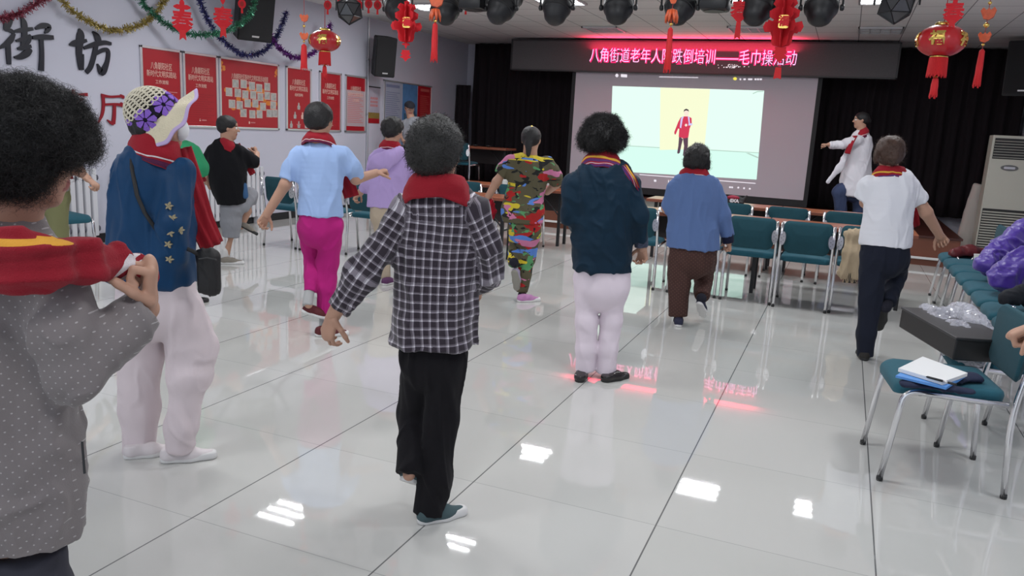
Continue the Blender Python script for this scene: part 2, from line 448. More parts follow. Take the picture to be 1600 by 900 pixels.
# ---------------------------------------------------------------- LED sign
m_ledcase = mat('sign_case', (.105, .098, .101), .55, var=.15, vscale=40)
m_ledtext = mat('sign_lit_text', (.3, 0, .1), .5, emit=(1., .42, .74), estr=1.7)
m_ledglow = mat('sign_painted_glow', (.2, 0, .02), .5, emit=(.95, .02, .16), estr=1.0)  # for a bolder red copy of the text, painted as the glow round it
LY = 14.36
sign = thing('led_sign', 'long dark LED sign box with a lit pink-red line of Chinese characters', 'sign', (-2.8, LY+.08, 2.62))
L0 = np.array([-2.8, LY+.08, 2.62])
def sgn(bm): bmesh.ops.translate(bm, verts=bm.verts, vec=Vector(-L0)); return bm
bm = bmesh.new(); box(bm, -6.13, .585, LY, LY+.14, 2.60, 3.165, .01)
bm_obj('case', sgn(bm), m_ledcase, sign)
bm = bmesh.new()
for q in ((-6.13, .585, 2.60, 2.625), (-6.13, .585, 3.14, 3.165), (-6.13, -6.10, 2.6, 3.165), (.555, .585, 2.6, 3.165)): box(bm, q[0], q[1], LY-.012, LY, q[2], q[3], .003)
bm_obj('case_frame', sgn(bm), mat('sign_frame', (.035, .033, .035), .4), sign)
pl, pr_ = atY(922, 88, LY), atY(1245, 91, LY); cx, wd = (pl[0]+pr_[0])/2, pr_[0]-pl[0]; zz = (pl[2]+pr_[2])/2-.005
SIGN = '八角街道老年人防跌倒培训——毛巾操活动'
for nm, yy, bold, mm, dp in (('painted_glow', LY-.004, .014, m_ledglow, .001), ('lit_text', LY-.012, -.003, m_ledtext, .002)):
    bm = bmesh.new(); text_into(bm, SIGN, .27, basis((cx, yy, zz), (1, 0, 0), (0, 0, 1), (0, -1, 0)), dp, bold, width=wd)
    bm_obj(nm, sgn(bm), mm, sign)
bm = bmesh.new()                                    # a few scattered lit dots under the dash
for i in range(46):
    a = atY(1145+rng.normal()*9, 104+abs(rng.normal())*-2.5+2, LY-.003); box(bm, a[0]-.006, a[0]+.006, a[1]-.002, a[1]+.002, a[2]-.006, a[2]+.006)
bm_obj('lit_dots', sgn(bm), mat('sign_dot', (.5, .5, .5), .5, emit=(.8, .75, .78), estr=.8), sign)
ld = bpy.data.lights.new('sign_light', 'AREA'); ld.shape = 'RECTANGLE'; ld.size = 3.6; ld.size_y = .12; ld.energy = 26; ld.color = (1, .03, .09); ld.spread = math.radians(170)
lo_ = bpy.data.objects.new('sign_light', ld); link(lo_, sign); lo_.location = (cx-L0[0], -.17, zz-L0[2]+.10); lo_.rotation_euler = (math.radians(180), 0, 0)

# ---------------------------------------------------------------- projector screen with the picture thrown on it
SY = 14.52
m_screen = mat('screen_cloth', (.74, .66, .72), .8)
m_bd = mat('screen_border', (.02, .02, .022), .6)
scr = thing('projector_screen', 'large hanging projector screen showing an exercise video of a standing man', 'screen', (-2.7, SY, .52)); S0 = np.array([-2.7, SY, .52])
def scl(bm): bmesh.ops.translate(bm, verts=bm.verts, vec=Vector(-S0)); return bm
sx0, sx1, sz0, sz1 = -4.86, -.60, .56, 2.64
bm = bmesh.new(); box(bm, sx0, sx1, SY, SY+.008, sz0, sz1); bm_obj('screen_cloth', scl(bm), m_screen, scr)
bm = bmesh.new(); box(bm, sx0-.06, sx1+.06, SY-.01, SY+.03, 2.64, 2.75, .01); bm_obj('roller_case', scl(bm), m_bd, scr)
bm = bmesh.new(); box(bm, sx0-.07, sx0, SY-.002, SY+.010, sz0-.10, sz1); box(bm, sx1, sx1+.07, SY-.002, SY+.010, sz0-.10, sz1); box(bm, sx0-.07, sx1+.07, SY-.004, SY+.012, sz0-.12, sz0); bm_obj('screen_border', scl(bm), m_bd, scr)
def em(name, srgb, s=1.):
    c = tuple((q/255/12.92 if q/255 <= .04045 else ((q/255+.055)/1.055)**2.4) for q in srgb); return mat(name, (.0, .0, .0), .9, spec=0, emit=c, estr=s)
e_wall, e_floor, e_beige, e_red, e_dark, e_skin, e_hair, e_scarf, e_line, e_ui, e_yel = [em('projected_'+n, c) for n, c in (
    ('wall', (222, 250, 236)), ('floor', (208, 246, 232)), ('door', (238, 242, 205)), ('red_top', (205, 62, 88)), ('trousers', (92, 70, 84)), ('skin', (240, 222, 208)),
    ('hair', (70, 62, 66)), ('scarf', (206, 196, 240)), ('line', (176, 200, 190)), ('interface', (226, 220, 228)), ('yellow', (236, 222, 90)))]
def sp(x, y): a = atY(900+x/3.3325, 60+y/3.3325, SY); return (a[0]-S0[0], a[2]-S0[2])
def flat(bm, pts, dy, mi): prism(bm, [sp(*p) for p in pts], .0008, ((0, -dy, 0), (1, 0, 0), (0, 0, 1), (0, -1, 0)), mi)
bm = bmesh.new()
flat(bm, [(175, 690), (940, 735), (980, 272), (190, 248)], .001, 0)
flat(bm, [(175, 690), (940, 735), (952, 596), (181, 556)], .002, 1)
flat(bm, [(436, 581), (668, 576), (698, 264), (440, 256)], .003, 2)
flat(bm, [(181, 556), (436, 571), (436, 567), (181, 552)], .004, 8)
flat(bm, [(668, 582), (952, 598), (952, 594), (668, 577)], .004, 8)
flat(bm, [(884, 597), (948, 625), (950, 618), (900, 597)], .004, 8)
flat(bm, [(920, 286), (945, 274), (978, 274), (978, 278), (946, 279), (922, 290)], .004, 8)
bm_obj('projected_room', bm, [e_wall, e_floor, e_beige, e_red, e_dark, e_skin, e_hair, e_scarf, e_line], scr)
bm = bmesh.new()
flat(bm, [(537, 508), (533, 560), (527, 595), (531, 601), (541, 596), (549, 556), (557, 525)], .005, 4)
flat(bm, [(556, 515), (563, 560), (557, 606), (562, 616), (574, 610), (583, 560), (584, 512)], .005, 4)
flat(bm, [(535, 512), (560, 521), (585, 516), (592, 470), (603, 440), (602, 415), (586, 406), (562, 406), (545, 412), (532, 436), (512, 488), (513, 499), (519, 501), (532, 470), (538, 470)], .006, 3)
flat(bm, [(552, 407), (546, 420), (541, 464), (548, 468), (556, 420), (562, 408)], .007, 7)
flat(bm, [(582, 405), (587, 440), (585, 454), (606, 452), (607, 443), (594, 442), (591, 408)], .007, 7)
flat(bm, [(566, 452), (572, 444), (579, 446), (580, 455), (572, 460)], .007, 5)
flat(bm, [sp_ for sp_ in ellipse(13, 19, 16, 575, 388)], .007, 5)
flat(bm, [(561, 384), (563, 372), (574, 366), (586, 371), (589, 384), (584, 378), (574, 375), (566, 378)], .008, 6)
bm_obj('projected_man', bm, [e_wall, e_floor, e_beige, e_red, e_dark, e_skin, e_hair, e_scarf, e_line], scr)
bm = bmesh.new()
flat(bm, ellipse(8, 9, 12, 213, 193), .002, 0); flat(bm, [(234, 201), (266, 203), (266, 188), (234, 186)], .002, 0)
for i in range(34): x_ = 434+i*6; flat(bm, [(x_, 203+i*.12), (x_+3.5, 203+i*.12), (x_+3.5, 198+i*.12-(i % 3)), (x_, 198+i*.12)], .002, 0)
for x_, w_ in ((852, 8), (872, 12), (896, 22), (930, 10), (943, 10), (956, 12)): flat(bm, [(x_, 217), (x_+w_, 217), (x_+w_, 209), (x_, 209)], .002, 0)
flat(bm, ellipse(10, 8, 12, 828, 210), .002, 1)
flat(bm, [(330, 711), (935, 757), (935, 753), (330, 707)], .002, 0)
flat(bm, [(406, 746), (418, 747), (418, 736), (406, 735)], .002, 0)
flat(bm, [(480, 755), (484, 755), (484, 738), (480, 738)], .002, 0); flat(bm, [(490, 755), (494, 755), (494, 738), (490, 738)], .002, 0)
for x_, y_ in ((802, 775), (813, 776), (845, 777), (875, 780), (905, 783)): flat(bm, ellipse(5, 5, 8, x_, y_), .002, 0)
bm_obj('player_controls', bm, [e_ui, e_yel], scr)

# ---------------------------------------------------------------- ceiling louvre lights
m_lit = mat('lamp_tube', (.9, .9, .9), .5, emit=(.93, .97, 1.), estr=7.5)
m_unlit = mat('lamp_tube_off', (.55, .55, .55), .4)
m_louv = mat('lamp_louvre', (.62, .62, .63), .35, metal=.6)
def ceiling_light(x, y, lit, label):
    t = thing('ceiling_light', label, 'light', (x, y, ZC), 0, 'ceiling louvre lights')
    bm = bmesh.new()
    for q in ((-.3, .3, -.3, -.275), (-.3, .3, .275, .3), (-.3, -.275, -.3, .3), (.275, .3, -.3, .3)): box(bm, *q, -.03, -.001, .003)
    bm_obj('frame', bm, m_louv, t)
    bm = bmesh.new()
    for i in range(1, 6): box(bm, -.275, .275, -.275+.55*i/6-.002, -.275+.55*i/6+.002, -.026, -.006)
    for i in range(1, 4): box(bm, -.275+.55*i/4-.003, -.275+.55*i/4+.003, -.275, .275, -.026, -.006)
    bm_obj('louvre', bm, m_louv, t)
    for i in range(3):
        bm = bmesh.new(); tube(bm, [(-.27, -.18+.18*i, -.014), (.27, -.18+.18*i, -.014)], .011, 8); bm_obj('lamp_tube', bm, m_lit if lit else m_unlit, t, smooth=True)
    if lit:
        for i in range(3):
            l = bpy.data.lights.new('lamp', 'AREA'); l.shape = 'RECTANGLE'; l.size = .5; l.size_y = .014; l.energy = LAMP_W/3; l.color = (.95, .975, 1.)
            o = bpy.data.objects.new('lamp', l); link(o, t); o.location = (0, -.18+.18*i, -.032)
for a in ((.2, 10.42, 1, 'lit ceiling louvre light above the right table rows, right of the pink sign end'), (-1.3, 10.3, 1, 'lit ceiling louvre light over the middle of the table rows'), (-3.75, 10.3, 1, 'lit ceiling louvre light above the camouflage-dressed person'),
          (-5.87, 10.7, 1, 'lit ceiling louvre light near the wall speaker, above the left tables'), (-5.7, 7.15, 1, 'lit ceiling louvre light near the left wall posters'), (-3.63, 7.4, 1, 'lit ceiling louvre light above the lavender hoodie'),
          (.22, 13.1, 0, 'unlit ceiling louvre light beyond the lit one, right of the red glow'), (-1.62, 13.05, 0, 'unlit ceiling louvre light in the red glow above the sign, right of the middle'), (-3.95, 13.1, 0, 'unlit ceiling louvre light in the red glow above the sign start'),
          (-1.3, 7.3, 1, 'lit ceiling louvre light overhead in the middle of the hall'), (.5, 7.3, 1, 'lit ceiling louvre light overhead by the chair rows at right'),
          (-5.7, 3.6, 1, 'added lit ceiling louvre light, unseen overhead at the near left'), (-3.3, 3.6, 1, 'added lit ceiling louvre light, unseen overhead above the plaid shirt'), (-.9, 3.6, 1, 'added lit ceiling louvre light, unseen overhead near the camera'), (1.3, 3.6, 1, 'added lit ceiling louvre light, unseen overhead above the near right chairs'),  # this row and the next: unseen lamps added to light the people
          (-3.3, .3, 1, 'added lit ceiling louvre light, unseen overhead at the rear left'), (-.4, .3, 1, 'added lit ceiling louvre light, unseen overhead at the rear right')):
    ceiling_light(*a)

# ---------------------------------------------------------------- posters and boards on the left wall
m_red = mat('poster_red', (.42, .012, .022), .35, var=.12, vscale=3)
m_red2 = mat('poster_red_dark', (.34, .010, .02), .35)
m_pink = mat('poster_print', (.62, .22, .22), .5)
m_cream = mat('poster_lettering', (.80, .50, .42), .5)
m_frame = mat('poster_frame', (.72, .70, .72), .3, metal=.7)
m_photo = mat('printed_photo', (.45, .44, .42), .4, var=.5, vscale=22)
m_orange = mat('printed_orange', (.72, .22, .03), .5)
m_pale = mat('poster_pale', (.52, .40, .43), .45)
EX, EYv, EZ = (0, 1, 0), (0, 0, 1), (1, 0, 0)
def plate(bm, y0, y1, z0, z1, x, mi, t=.002): box(bm, x, x+t, y0, y1, z0, z1, mi=mi)
def poster(x0, x1, label, kind, z0=1.305, z1=2.225):
    y0, y1 = atX(x0, 150, XW)[1], atX(x1, 150, XW)[1]; w, h = y1-y0, z1-z0
    t = thing('wall_poster', label, 'poster', (XW+.002, y0+w/2, z0), 0, 'framed red posters on the left wall')
    bm = bmesh.new(); f = .028
    for q in ((-w/2, w/2, 0, f), (-w/2, w/2, h-f, h), (-w/2, -w/2+f, 0, h), (w/2-f, w/2, 0, h)): box(bm, 0, .022, *q, .003)
    bm_obj('frame', bm, m_frame, t)
    bm = bmesh.new(); mats = [m_red, m_cream, m_pink, m_photo, m_orange, m_red2, m_pale]
    plate(bm, -w/2+f*.8, w/2-f*.8, f*.8, h-f*.8, 0, 0, .008)
    T = lambda s, yy, zz, size, wd: text_into(bm, s, size, basis((.0105, yy, zz), EX, EYv, EZ), .0006, .0004, 1, wd)
    if kind in ('text', 'text2', 'people', 'notice'):
        T('八角朝阳社区', 0, h-.22, .09, w*.52); T('新时代文明实践站', 0, h-.31, .08, w*.72); T('工作流程' if kind != 'people' else '组织架构', 0, h-.40, .05, w*.32)
    if kind == 'text' or kind == 'text2':
        n = 11 if kind == 'text' else 14
        for i in range(n): plate(bm, -w*.38, w*(.38-.1*((i*7) % 3)), h-.50-i*.028-.010, h-.50-i*.028, .008, 5 if kind == 'text2' else 2, .0015)
        bm2 = ellipse(.012, .018, 10); prism(bm, [(a-.03, b+.10) for a, b in bm2], .001, ((.008, 0, 0), EX, EYv, EZ), 1); plate(bm, 0, .08, .09, .105, .008, 2)
    if kind == 'notice':
        plate(bm, -w/2+f, w/2-f, .10, h-.24, .0085, 6, .001)
        for i in range(16): plate(bm, -w*.38, w*(.38-.08*((i*5) % 3)), h-.30-i*.030-.012, h-.30-i*.030, .0095, 2, .001)
    if kind == 'people':
        for (r, n) in ((0, 1), (1, 2), (2, 3)):
            for i in range(n):
                yy = (i-(n-1)/2)*w*.30; zz = h-.56-r*.135
                prism(bm, [(yy+a, zz+b) for a, b in ((-.028, -.05), (.028, -.05), (.033, .0), (.012, .018), (.016, .04), (0, .055), (-.016, .04), (-.012, .018), (-.033, 0))], .001, ((.008, 0, 0), EX, EYv, EZ), 3 if i != 1 or r != 1 else 1)
        plate(bm, -.05, .05, .085, .10, .008, 2)
    if kind == 'photos':
        T('八角朝阳社区新时代文明实践活动掠影', 0, h-.235, .08, w*.62); T('志愿服务', 0, h-.30, .045, w*.14)
        r = random.Random(3)
        rows = ((-.34, (-.28, -.13, .03, .17, .33)), (-.46, (-.40, -.24, -.10, .05, .19, .33, .46)), (-.585, (-.35, -.21, -.06, .09, .24, .45)), (-.70, (-.14, .03, .17, .37, .48)))
        for q in range(26): a, b = r.uniform(-.40, .44)*w, h+r.uniform(-.72, -.36); prism(bm, [(a+c, b+d) for c, d in ellipse(.05, .035, 7)], .0003+.00005*q, ((.008, 0, 0), EX, EYv, EZ), 4)
        for zz, ys in rows:
            for yy in ys:
                o_ = r.uniform(-.02, .02); yy *= .88
                plate(bm, yy*w-.062, yy*w+.062, h+zz-.055+o_, h+zz+.055+o_, .0095, 1, .001); plate(bm, yy*w-.055, yy*w+.055, h+zz-.048+o_, h+zz+.048+o_, .0106, 3, .001)
        for a, b, s in ((-w*.45, h-.10, 1), (w*.45, h-.10, .7)):
            for q in range(7): ax_, bx_ = a+r.uniform(-.03, .03)*s, b+r.uniform(-.10, .04)*s; prism(bm, [(ax_+c, bx_+d) for c, d in ellipse(.03*s, .022*s, 7)], .0004+.00012*q, ((.0085, 0, 0), EX, EYv, EZ), 4)
        prism(bm, [(a-.03, b+.09) for a, b in ellipse(.014, .02, 10)], .001, ((.008, 0, 0), EX, EYv, EZ), 1); plate(bm, 0, .09, .085, .10, .008, 2)
    bm_obj('print', bm, mats, t)
poster(220, 283.5, 'red text poster furthest left, partly behind the crocheted hat', 'text')
poster(286, 339.5, 'red text poster second from left with small emblem at its foot', 'text2')
poster(342, 434.5, 'wide red poster with a cluster of small photos', 'photos')
poster(446, 485, 'red poster with a pyramid of small portraits', 'people')
poster(498, 532, 'narrow red poster behind the light blue shirt\'s head', 'text2')
poster(538.5, 570.5, 'red and pale notice poster beside the vertical wall pipe', 'notice')
# small calendar poster and the three-panel notice board beyond the pipe
y0, y1 = atX(575, 160, XW)[1], atX(592.5, 160, XW)[1]; h = .60; w = y1-y0
t = thing('small_poster', 'small pale wall poster with a gold and red foot, right of the pipe', 'poster', (XW+.002, (y0+y1)/2, 1.47))
bm = bmesh.new(); box(bm, 0, .006, -w/2, w/2, 0, h); plate(bm, -w/2, w/2, .0, .08, .006, 1); plate(bm, -w/2, w/2, .08, .18, .006, 2)
for r_ in range(3):
    for c_ in range(4): plate(bm, -w*.32+c_*w*.17, -w*.32+c_*w*.17+w*.12, h-.2-r_*.06, h-.16-r_*.06, .006, 3)
bm_obj('print', bm, [mat('calendar_paper', (.50, .46, .55), .5, var=.2, vscale=6), m_red, mat('calendar_gold', (.30, .20, .05), .5, var=.4, vscale=30), m_pink], t)
bm = bmesh.new(); box(bm, .0, .016, -w/2-.01, w/2+.01, h, h+.018, .003); bm_obj('hanging_bar', bm, m_black, t)
y0, y1 = atX(598, 150, XW)[1], atX(673, 150, XW)[1]; w = y1-y0; h = 1.15
t = thing('notice_board', 'three-panel notice board of white, sky-blue and red sections behind the grey shirt', 'notice board', (XW+.002, y0+w/2, 1.08))
bm = bmesh.new()
for q in ((-w/2, w/2, 0, .025), (-w/2, w/2, h-.025, h), (-w/2, -w/2+.03, 0, h), (w/2-.02, w/2, 0, h)): box(bm, 0, .03, *q, .003)
bm_obj('frame', bm, m_frame, t)
for nm, a, b, m_ in (('text_panel', -.5, -.13, mat('panel_blue_white', (.42, .45, .56), .4, var=.1, vscale=3)), ('sky_panel', -.12, .19, mat('panel_sky', (.10, .25, .50), .4, var=.5, vscale=4)), ('red_panel', .2, .5, m_red)):
    bm = bmesh.new(); plate(bm, a*w+.01, b*w-.01, .02, h-.02, .002, 0, .012)
    if nm != 'sky_panel':
        for i in range(20): plate(bm, (a+.05)*w, (b-.05-.02*((i*3) % 4))*w, h-.2-i*.036-.012, h-.2-i*.036, .014, 1, .001)
        plate(bm, (a+.05)*w, (b-.06)*w, h-.12, h-.07, .014, 1, .001)
    else:
        for i in range(7): q = a*w+.06+i*.07; plate(bm, q, q+.05, .0+.02, h*.52+.05*((i*5) % 3), .014, 1, .001)
    bm_obj(nm, bm, [m_, mat(nm+'_ink', (.22, .25, .40) if nm == 'text_panel' else ((.05, .12, .16) if nm == 'sky_panel' else (.55, .12, .10)), .5)], t)

# ---------------------------------------------------------------- raised wall characters
m_ink = mat('raised_black_lacquer', (.008, .009, .018), .35)
m_rink = mat('raised_red_lacquer', (.30, .008, .02), .35)
CH = {
 'jie': [[(72, 108, 10), (60, 125, 42), (42, 165, 46), (28, 196, 20)], [(36, 192, 12), (66, 196, 26), (86, 216, 20)], [(88, 214, 20), (64, 255, 36), (30, 286, 30), (-6, 306, 16)], [(48, 268, 30), (50, 340, 34), (54, 412, 28)],
         [(84, 202, 14), (140, 192, 30), (206, 184, 20)], [(134, 110, 12), (150, 150, 40), (152, 220, 38), (148, 300, 44)], [(98, 262, 12), (150, 248, 30), (192, 228, 20)], [(192, 226, 14), (180, 262, 24), (158, 290, 16)], [(108, 312, 14), (150, 304, 32), (194, 294, 20)], [(86, 366, 12), (124, 364, 34), (168, 340, 42), (196, 318, 16)],
         [(222, 184, 14), (268, 164, 34), (308, 170, 30), (296, 198, 24), (282, 212, 8)], [(202, 240, 20), (262, 236, 34), (336, 240, 26)], [(258, 250, 28), (262, 350, 28), (258, 452, 34)]],
 'fang': [[(440, 286, 10), (480, 276, 40), (552, 258, 18)], [(502, 182, 8), (512, 224, 52), (502, 320, 42), (510, 400, 40), (518, 446, 34)], [(518, 444, 26), (526, 400, 16), (530, 346, 6)],
          [(588, 202, 8), (614, 230, 38), (626, 262, 40), (622, 284, 20)], [(532, 308, 18), (600, 284, 30), (664, 272, 26), (708, 280, 18)], [(612, 286, 28), (594, 370, 30), (574, 430, 30), (548, 464, 26)], [(604, 346, 20), (660, 318, 24), (688, 330, 24), (680, 400, 28), (648, 462, 42), (618, 408, 8)]],
 'shi': [[(466, 573, 16), (468, 690, 18), (470, 790, 20)], [(470, 792, 20), (454, 786, 14), (436, 774, 5)], [(384, 606, 10), (470, 604, 10), (556, 604, 20)], [(424, 630, 12), (424, 662, 12)], [(424, 632, 9), (516, 632, 9)], [(516, 628, 14), (516, 662, 14)], [(424, 660, 9), (516, 660, 9)], [(416, 682, 9), (530, 682, 10)], [(384, 706, 9), (470, 704, 9), (558, 704, 16)], [(530, 680, 14), (528, 734, 14)], [(414, 730, 9), (530, 730, 9)]],
 'ting': [[(644, 608, 18), (700, 618, 14), (764, 616, 14), (790, 622, 20)], [(766, 606, 8), (782, 618, 18), (790, 626, 10)], [(654, 602, 20), (658, 670, 20), (650, 730, 18), (624, 788, 6)], [(668, 668, 14), (730, 666, 15), (790, 674, 22)], [(768, 656, 8), (780, 668, 16)], [(728, 668, 20), (726, 740, 22), (720, 792, 24)], [(722, 790, 22), (704, 784, 16), (682, 766, 5)]]}
def wall_char(key, m_, name, label, group):
    k = 900/220.; P0 = None; bm = bmesh.new(); s = None
    for n_, st_ in enumerate(CH[key]):
        q = []
        for (a, b, w_) in st_:
            A = atX(a/k, b/k, XW+.004); B = atX(a/k+1, b/k, XW+.004); mz = abs(atX(a/k, b/k+1, XW)[2]-A[2]); q.append((A[1], A[2], w_/k*(mz+abs(B[1]-A[1]))/2))
        stroke(bm, q, ((XW+.004, 0, 0), EX, EYv, EZ), .012+.0007*n_)
    bmesh.ops.recalc_face_normals(bm, faces=bm.faces)
    tag(bm_obj(name, bm, m_), label, 'wall lettering', group)
wall_char('jie', m_ink, 'wall_character', 'large black brush character for street, leftmost on the wall', 'raised black wall characters')
wall_char('fang', m_ink, 'wall_character', 'large black brush character, right one of the two black characters', 'raised black wall characters')
wall_char('shi', m_rink, 'wall_character', 'red wall character half hidden behind the dark curly hair', 'raised red wall characters')
wall_char('ting', m_rink, 'wall_character', 'red wall character right of the curly hair, beside the hat', 'raised red wall characters')

# ---------------------------------------------------------------- tinsel garlands on the wall
_gx = [0.]
def garland(name, pts, col, label, X=XW+.06, width=.055, n=1500):
    X = X+_gx[0]; _gx[0] += .045; P = np.array([atX(q_[0], q_[1], XW+q_[2] if len(q_) > 2 else X) for q_ in pts]); q = np.vstack([2*P[0]-P[1], P, 2*P[-1]-P[-2]]); path = []
    for i in range(1, len(q)-2):
        for t_ in np.linspace(0, 1, 14, endpoint=False): path.append(.5*((2*q[i])+(q[i+1]-q[i-1])*t_+(2*q[i-1]-5*q[i]+4*q[i+1]-q[i+2])*t_*t_+(3*q[i]-q[i-1]-3*q[i+1]+q[i+2])*t_**3))
    path.append(P[-1]); path = np.array(path); bm = bmesh.new(); tube(bm, path.tolist(), .008, 6, mi=0)
    r = np.random.default_rng(len(pts)*13+int(pts[0][0])); seg = np.linalg.norm(np.diff(path, axis=0), axis=1); cum = np.concatenate([[0], np.cumsum(seg)])
    n = int(n*cum[-1]/2.2)
    for i in range(n):
        s_ = r.random()*cum[-1]; j = min(np.searchsorted(cum, s_)-1, len(seg)-1); j = max(j, 0); c = path[j]+(path[j+1]-path[j])*((s_-cum[j])/seg[j])
        d = r.normal(size=3); d[2] -= .25; d /= np.linalg.norm(d); L = width*(.6+.6*r.random()); c2 = c+d*L
        if c2[0] < XW+.004: c2[0] = XW+.004
        w_ = np.cross(d, r.normal(size=3)); w_ *= .006/np.linalg.norm(w_)
        f = bm.faces.new([bm.verts.new(v_) for v_ in (c-w_, c+w_, c2+w_*.6, c2-w_*.6)]); f.material_index = int(r.random() < .08)
    return tag(bm_obj(name, bm, [mat(name+'_foil', col, .3, metal=.55), mat(name+'_glint', tuple(min(1, c*1.6+.15) for c in col), .12, metal=1.)]), label, 'garland', 'tinsel garlands on the left wall')
garland('tinsel_garland', [(-30, 32), (0, 28), (28, 22), (52, 8), (74, -6), (95, -30)], (.30, .06, .09), 'dark pink tinsel garland at the top left corner')
garland('tinsel_garland', [(90, -20), (102, 6), (128, 26), (158, 42), (185, 47), (215, 40), (240, 24), (258, -2), (268, -25)], (.42, .33, .10), 'gold tinsel garland swagged above the black characters')
garland('tinsel_garland', [(205, -25, .12), (222, 2, .13), (243, 24, .15), (270, 43, .24), (305, 54, .42), (345, 50, .62), (376, 36, .72), (395, 14, .74), (402, -20, .74)], (.06, .22, .13), 'green tinsel garland crossing the wall speaker')
garland('tinsel_garland', [(300, -30), (314, 5), (330, 40), (352, 66), (380, 85), (410, 80), (432, 58), (448, 18)], (.06, .06, .20), 'navy blue tinsel garland above the photo poster')
garland('tinsel_garland', [(408, 30), (424, 58), (445, 82), (468, 90), (492, 80), (508, 60), (517, 36)], (.20, .04, .28), 'purple tinsel garland behind the left red lantern')
# ================================================================ FURNITURE
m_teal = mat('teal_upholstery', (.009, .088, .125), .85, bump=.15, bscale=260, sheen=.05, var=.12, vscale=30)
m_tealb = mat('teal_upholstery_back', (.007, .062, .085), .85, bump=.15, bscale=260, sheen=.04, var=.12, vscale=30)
m_plug = mat('rubber_foot', (.02, .02, .02), .6)
m_hole = mat('dark_hole', (.03, .03, .03), .6)
def rrect(w, d, r, n=5):
    o = []
    for cx, cy, a0 in ((w-r, d-r, 0), (-w+r, d-r, 90), (-w+r, -d+r, 180), (w-r, -d+r, 270)):
        for i in range(n+1): a = math.radians(a0+90*i/n); o.append((cx+r*math.cos(a), cy+r*math.sin(a)))
    return o
def cushion(bm, w, d, th, r, fn, mi=0):
    """padded slab: rounded outline, domed top; fn bends each point"""
    lev = [(0, .012), (.006, .003), (th*.5, 0), (th-.012, .004), (th-.003, .014), (th, .035), (th+.006, .09), (th+.008, .16)]
    rings = []
    for z, ins in lev:
        ins = min(ins, min(w, d)*.8); rings.append([bm.verts.new(fn(x, y, z)) for x, y in rrect(w-ins, d-ins, max(r-ins*.6, .012))])
    for a, b in zip(rings, rings[1:]):
        n = len(a)
        for i in range(n): bm.faces.new((a[i], a[(i+1) % n], b[(i+1) % n], b[i])).material_index = mi
    bm.faces.new(rings[-1]).material_index = mi; bm.faces.new(list(reversed(rings[0]))).material_index = mi
def make_chair():
    t = bpy.data.objects.new('stacking_chair', None); t.empty_display_size = .1; COL.objects.link(t)
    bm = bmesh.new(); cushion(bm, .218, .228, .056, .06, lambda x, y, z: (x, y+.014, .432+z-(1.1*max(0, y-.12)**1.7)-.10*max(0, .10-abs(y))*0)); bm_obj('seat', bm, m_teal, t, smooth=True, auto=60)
    bm = bmesh.new()
    def bk(x, y, z): return (x*(1-.10*max(0, -y)/.15), -.245-.035*(1-(x/.22)**2)-z-.13*(y+.15)*.45+.02, .665+y)
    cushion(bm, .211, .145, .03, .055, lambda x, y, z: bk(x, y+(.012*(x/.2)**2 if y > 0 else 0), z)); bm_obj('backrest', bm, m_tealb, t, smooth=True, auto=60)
    for s in (-1, 1):
        x = s*.226
        bm = bmesh.new(); tube(bm, bend([(x*1.01, .255, .004), (x, .205, .445), (x, -.215, .432)], .06, 6), .0138, 10, cap=True); l = bm_obj('leg', bm, m_chrome, t, smooth=True)
        bm = bmesh.new(); lathe(bm, [(.0135, 0), (.0148, .008), (.0142, .022)], 10, Matrix.Translation((x*1.01, .254, 0))); bm_obj('rubber_foot', bm, m_plug, l, smooth=True)
        bm = bmesh.new(); tube(bm, bend([(x*1.01, -.262, .004), (x*1.005, -.232, .42), (x*.985, -.315, .80)], .16, 6), .0138, 10); l = bm_obj('leg', bm, m_chrome, t, smooth=True)
        bm = bmesh.new(); lathe(bm, [(.0135, 0), (.0148, .008), (.0142, .022)], 10, Matrix.Translation((x*1.01, -.262, 0))); bm_obj('rubber_foot', bm, m_plug, l, smooth=True)
        mx = Matrix.Translation((s*.205, -.300, .655)) @ Matrix.Rotation(s*math.radians(24), 4, 'Z') @ Matrix.Rotation(math.radians(84), 4, 'X')
        bm = bmesh.new(); a = [(q[0], q[1]) for q in ellipse(.030, .062, 20)]; prism(bm, a, .014, ((0, 0, 0), (1, 0, 0), (0, 1, 0), (0, 0, 1)), 0)
        for k_ in range(5): prism(bm, ellipse(.0035, .0035, 8, .004*s*0+.010*((k_ % 2)*2-1), -.034+.017*k_), .0155, ((0, 0, 0), (1, 0, 0), (0, 1, 0), (0, 0, 1)), 1)
        bmesh.ops.transform(bm, matrix=mx, verts=bm.verts); bm_obj('bracket', bm, [m_alu, m_hole], t)
    for y in (-.12, .14):
        bm = bmesh.new(); tube(bm, [(-.226, y, .434), (.226, y, .434)], .009, 8); bm_obj('crossbar', bm, m_chrome, t, smooth=True)
    return t
chair0 = make_chair(); _first = [True]
def chair(x, y, rz, label, group, z=0.):
    c = chair0 if _first[0] else copy_tree(chair0); _first[0] = False
    c.location = (x, y, z); c.rotation_euler = (0, 0, math.radians(rz)); return tag(c, label, 'chair', group)
GF, GL, GR, GB = 'teal chairs drawn up to the front tables', 'teal chairs in the left row', 'teal chairs in the packed right row', 'teal chairs between the two table rows'
chair(-.735, 7.94, 1, 'teal chair drawn up to the front table, just right of the blue cardigan', GF)
chair(-.238, 7.90, 0, 'teal chair drawn up to the front table, between two others with silver side plates', GF)
chair(.252, 7.94, 0, 'teal chair at the front table with a beige scarf over its back', GF)
chair(-1.25, 7.95, 1, 'teal chair mostly hidden behind the blue cardigan and brown trousers', GF)
chair(-1.85, 7.96, 0, 'teal chair between the navy jacket and the blue cardigan', GF)
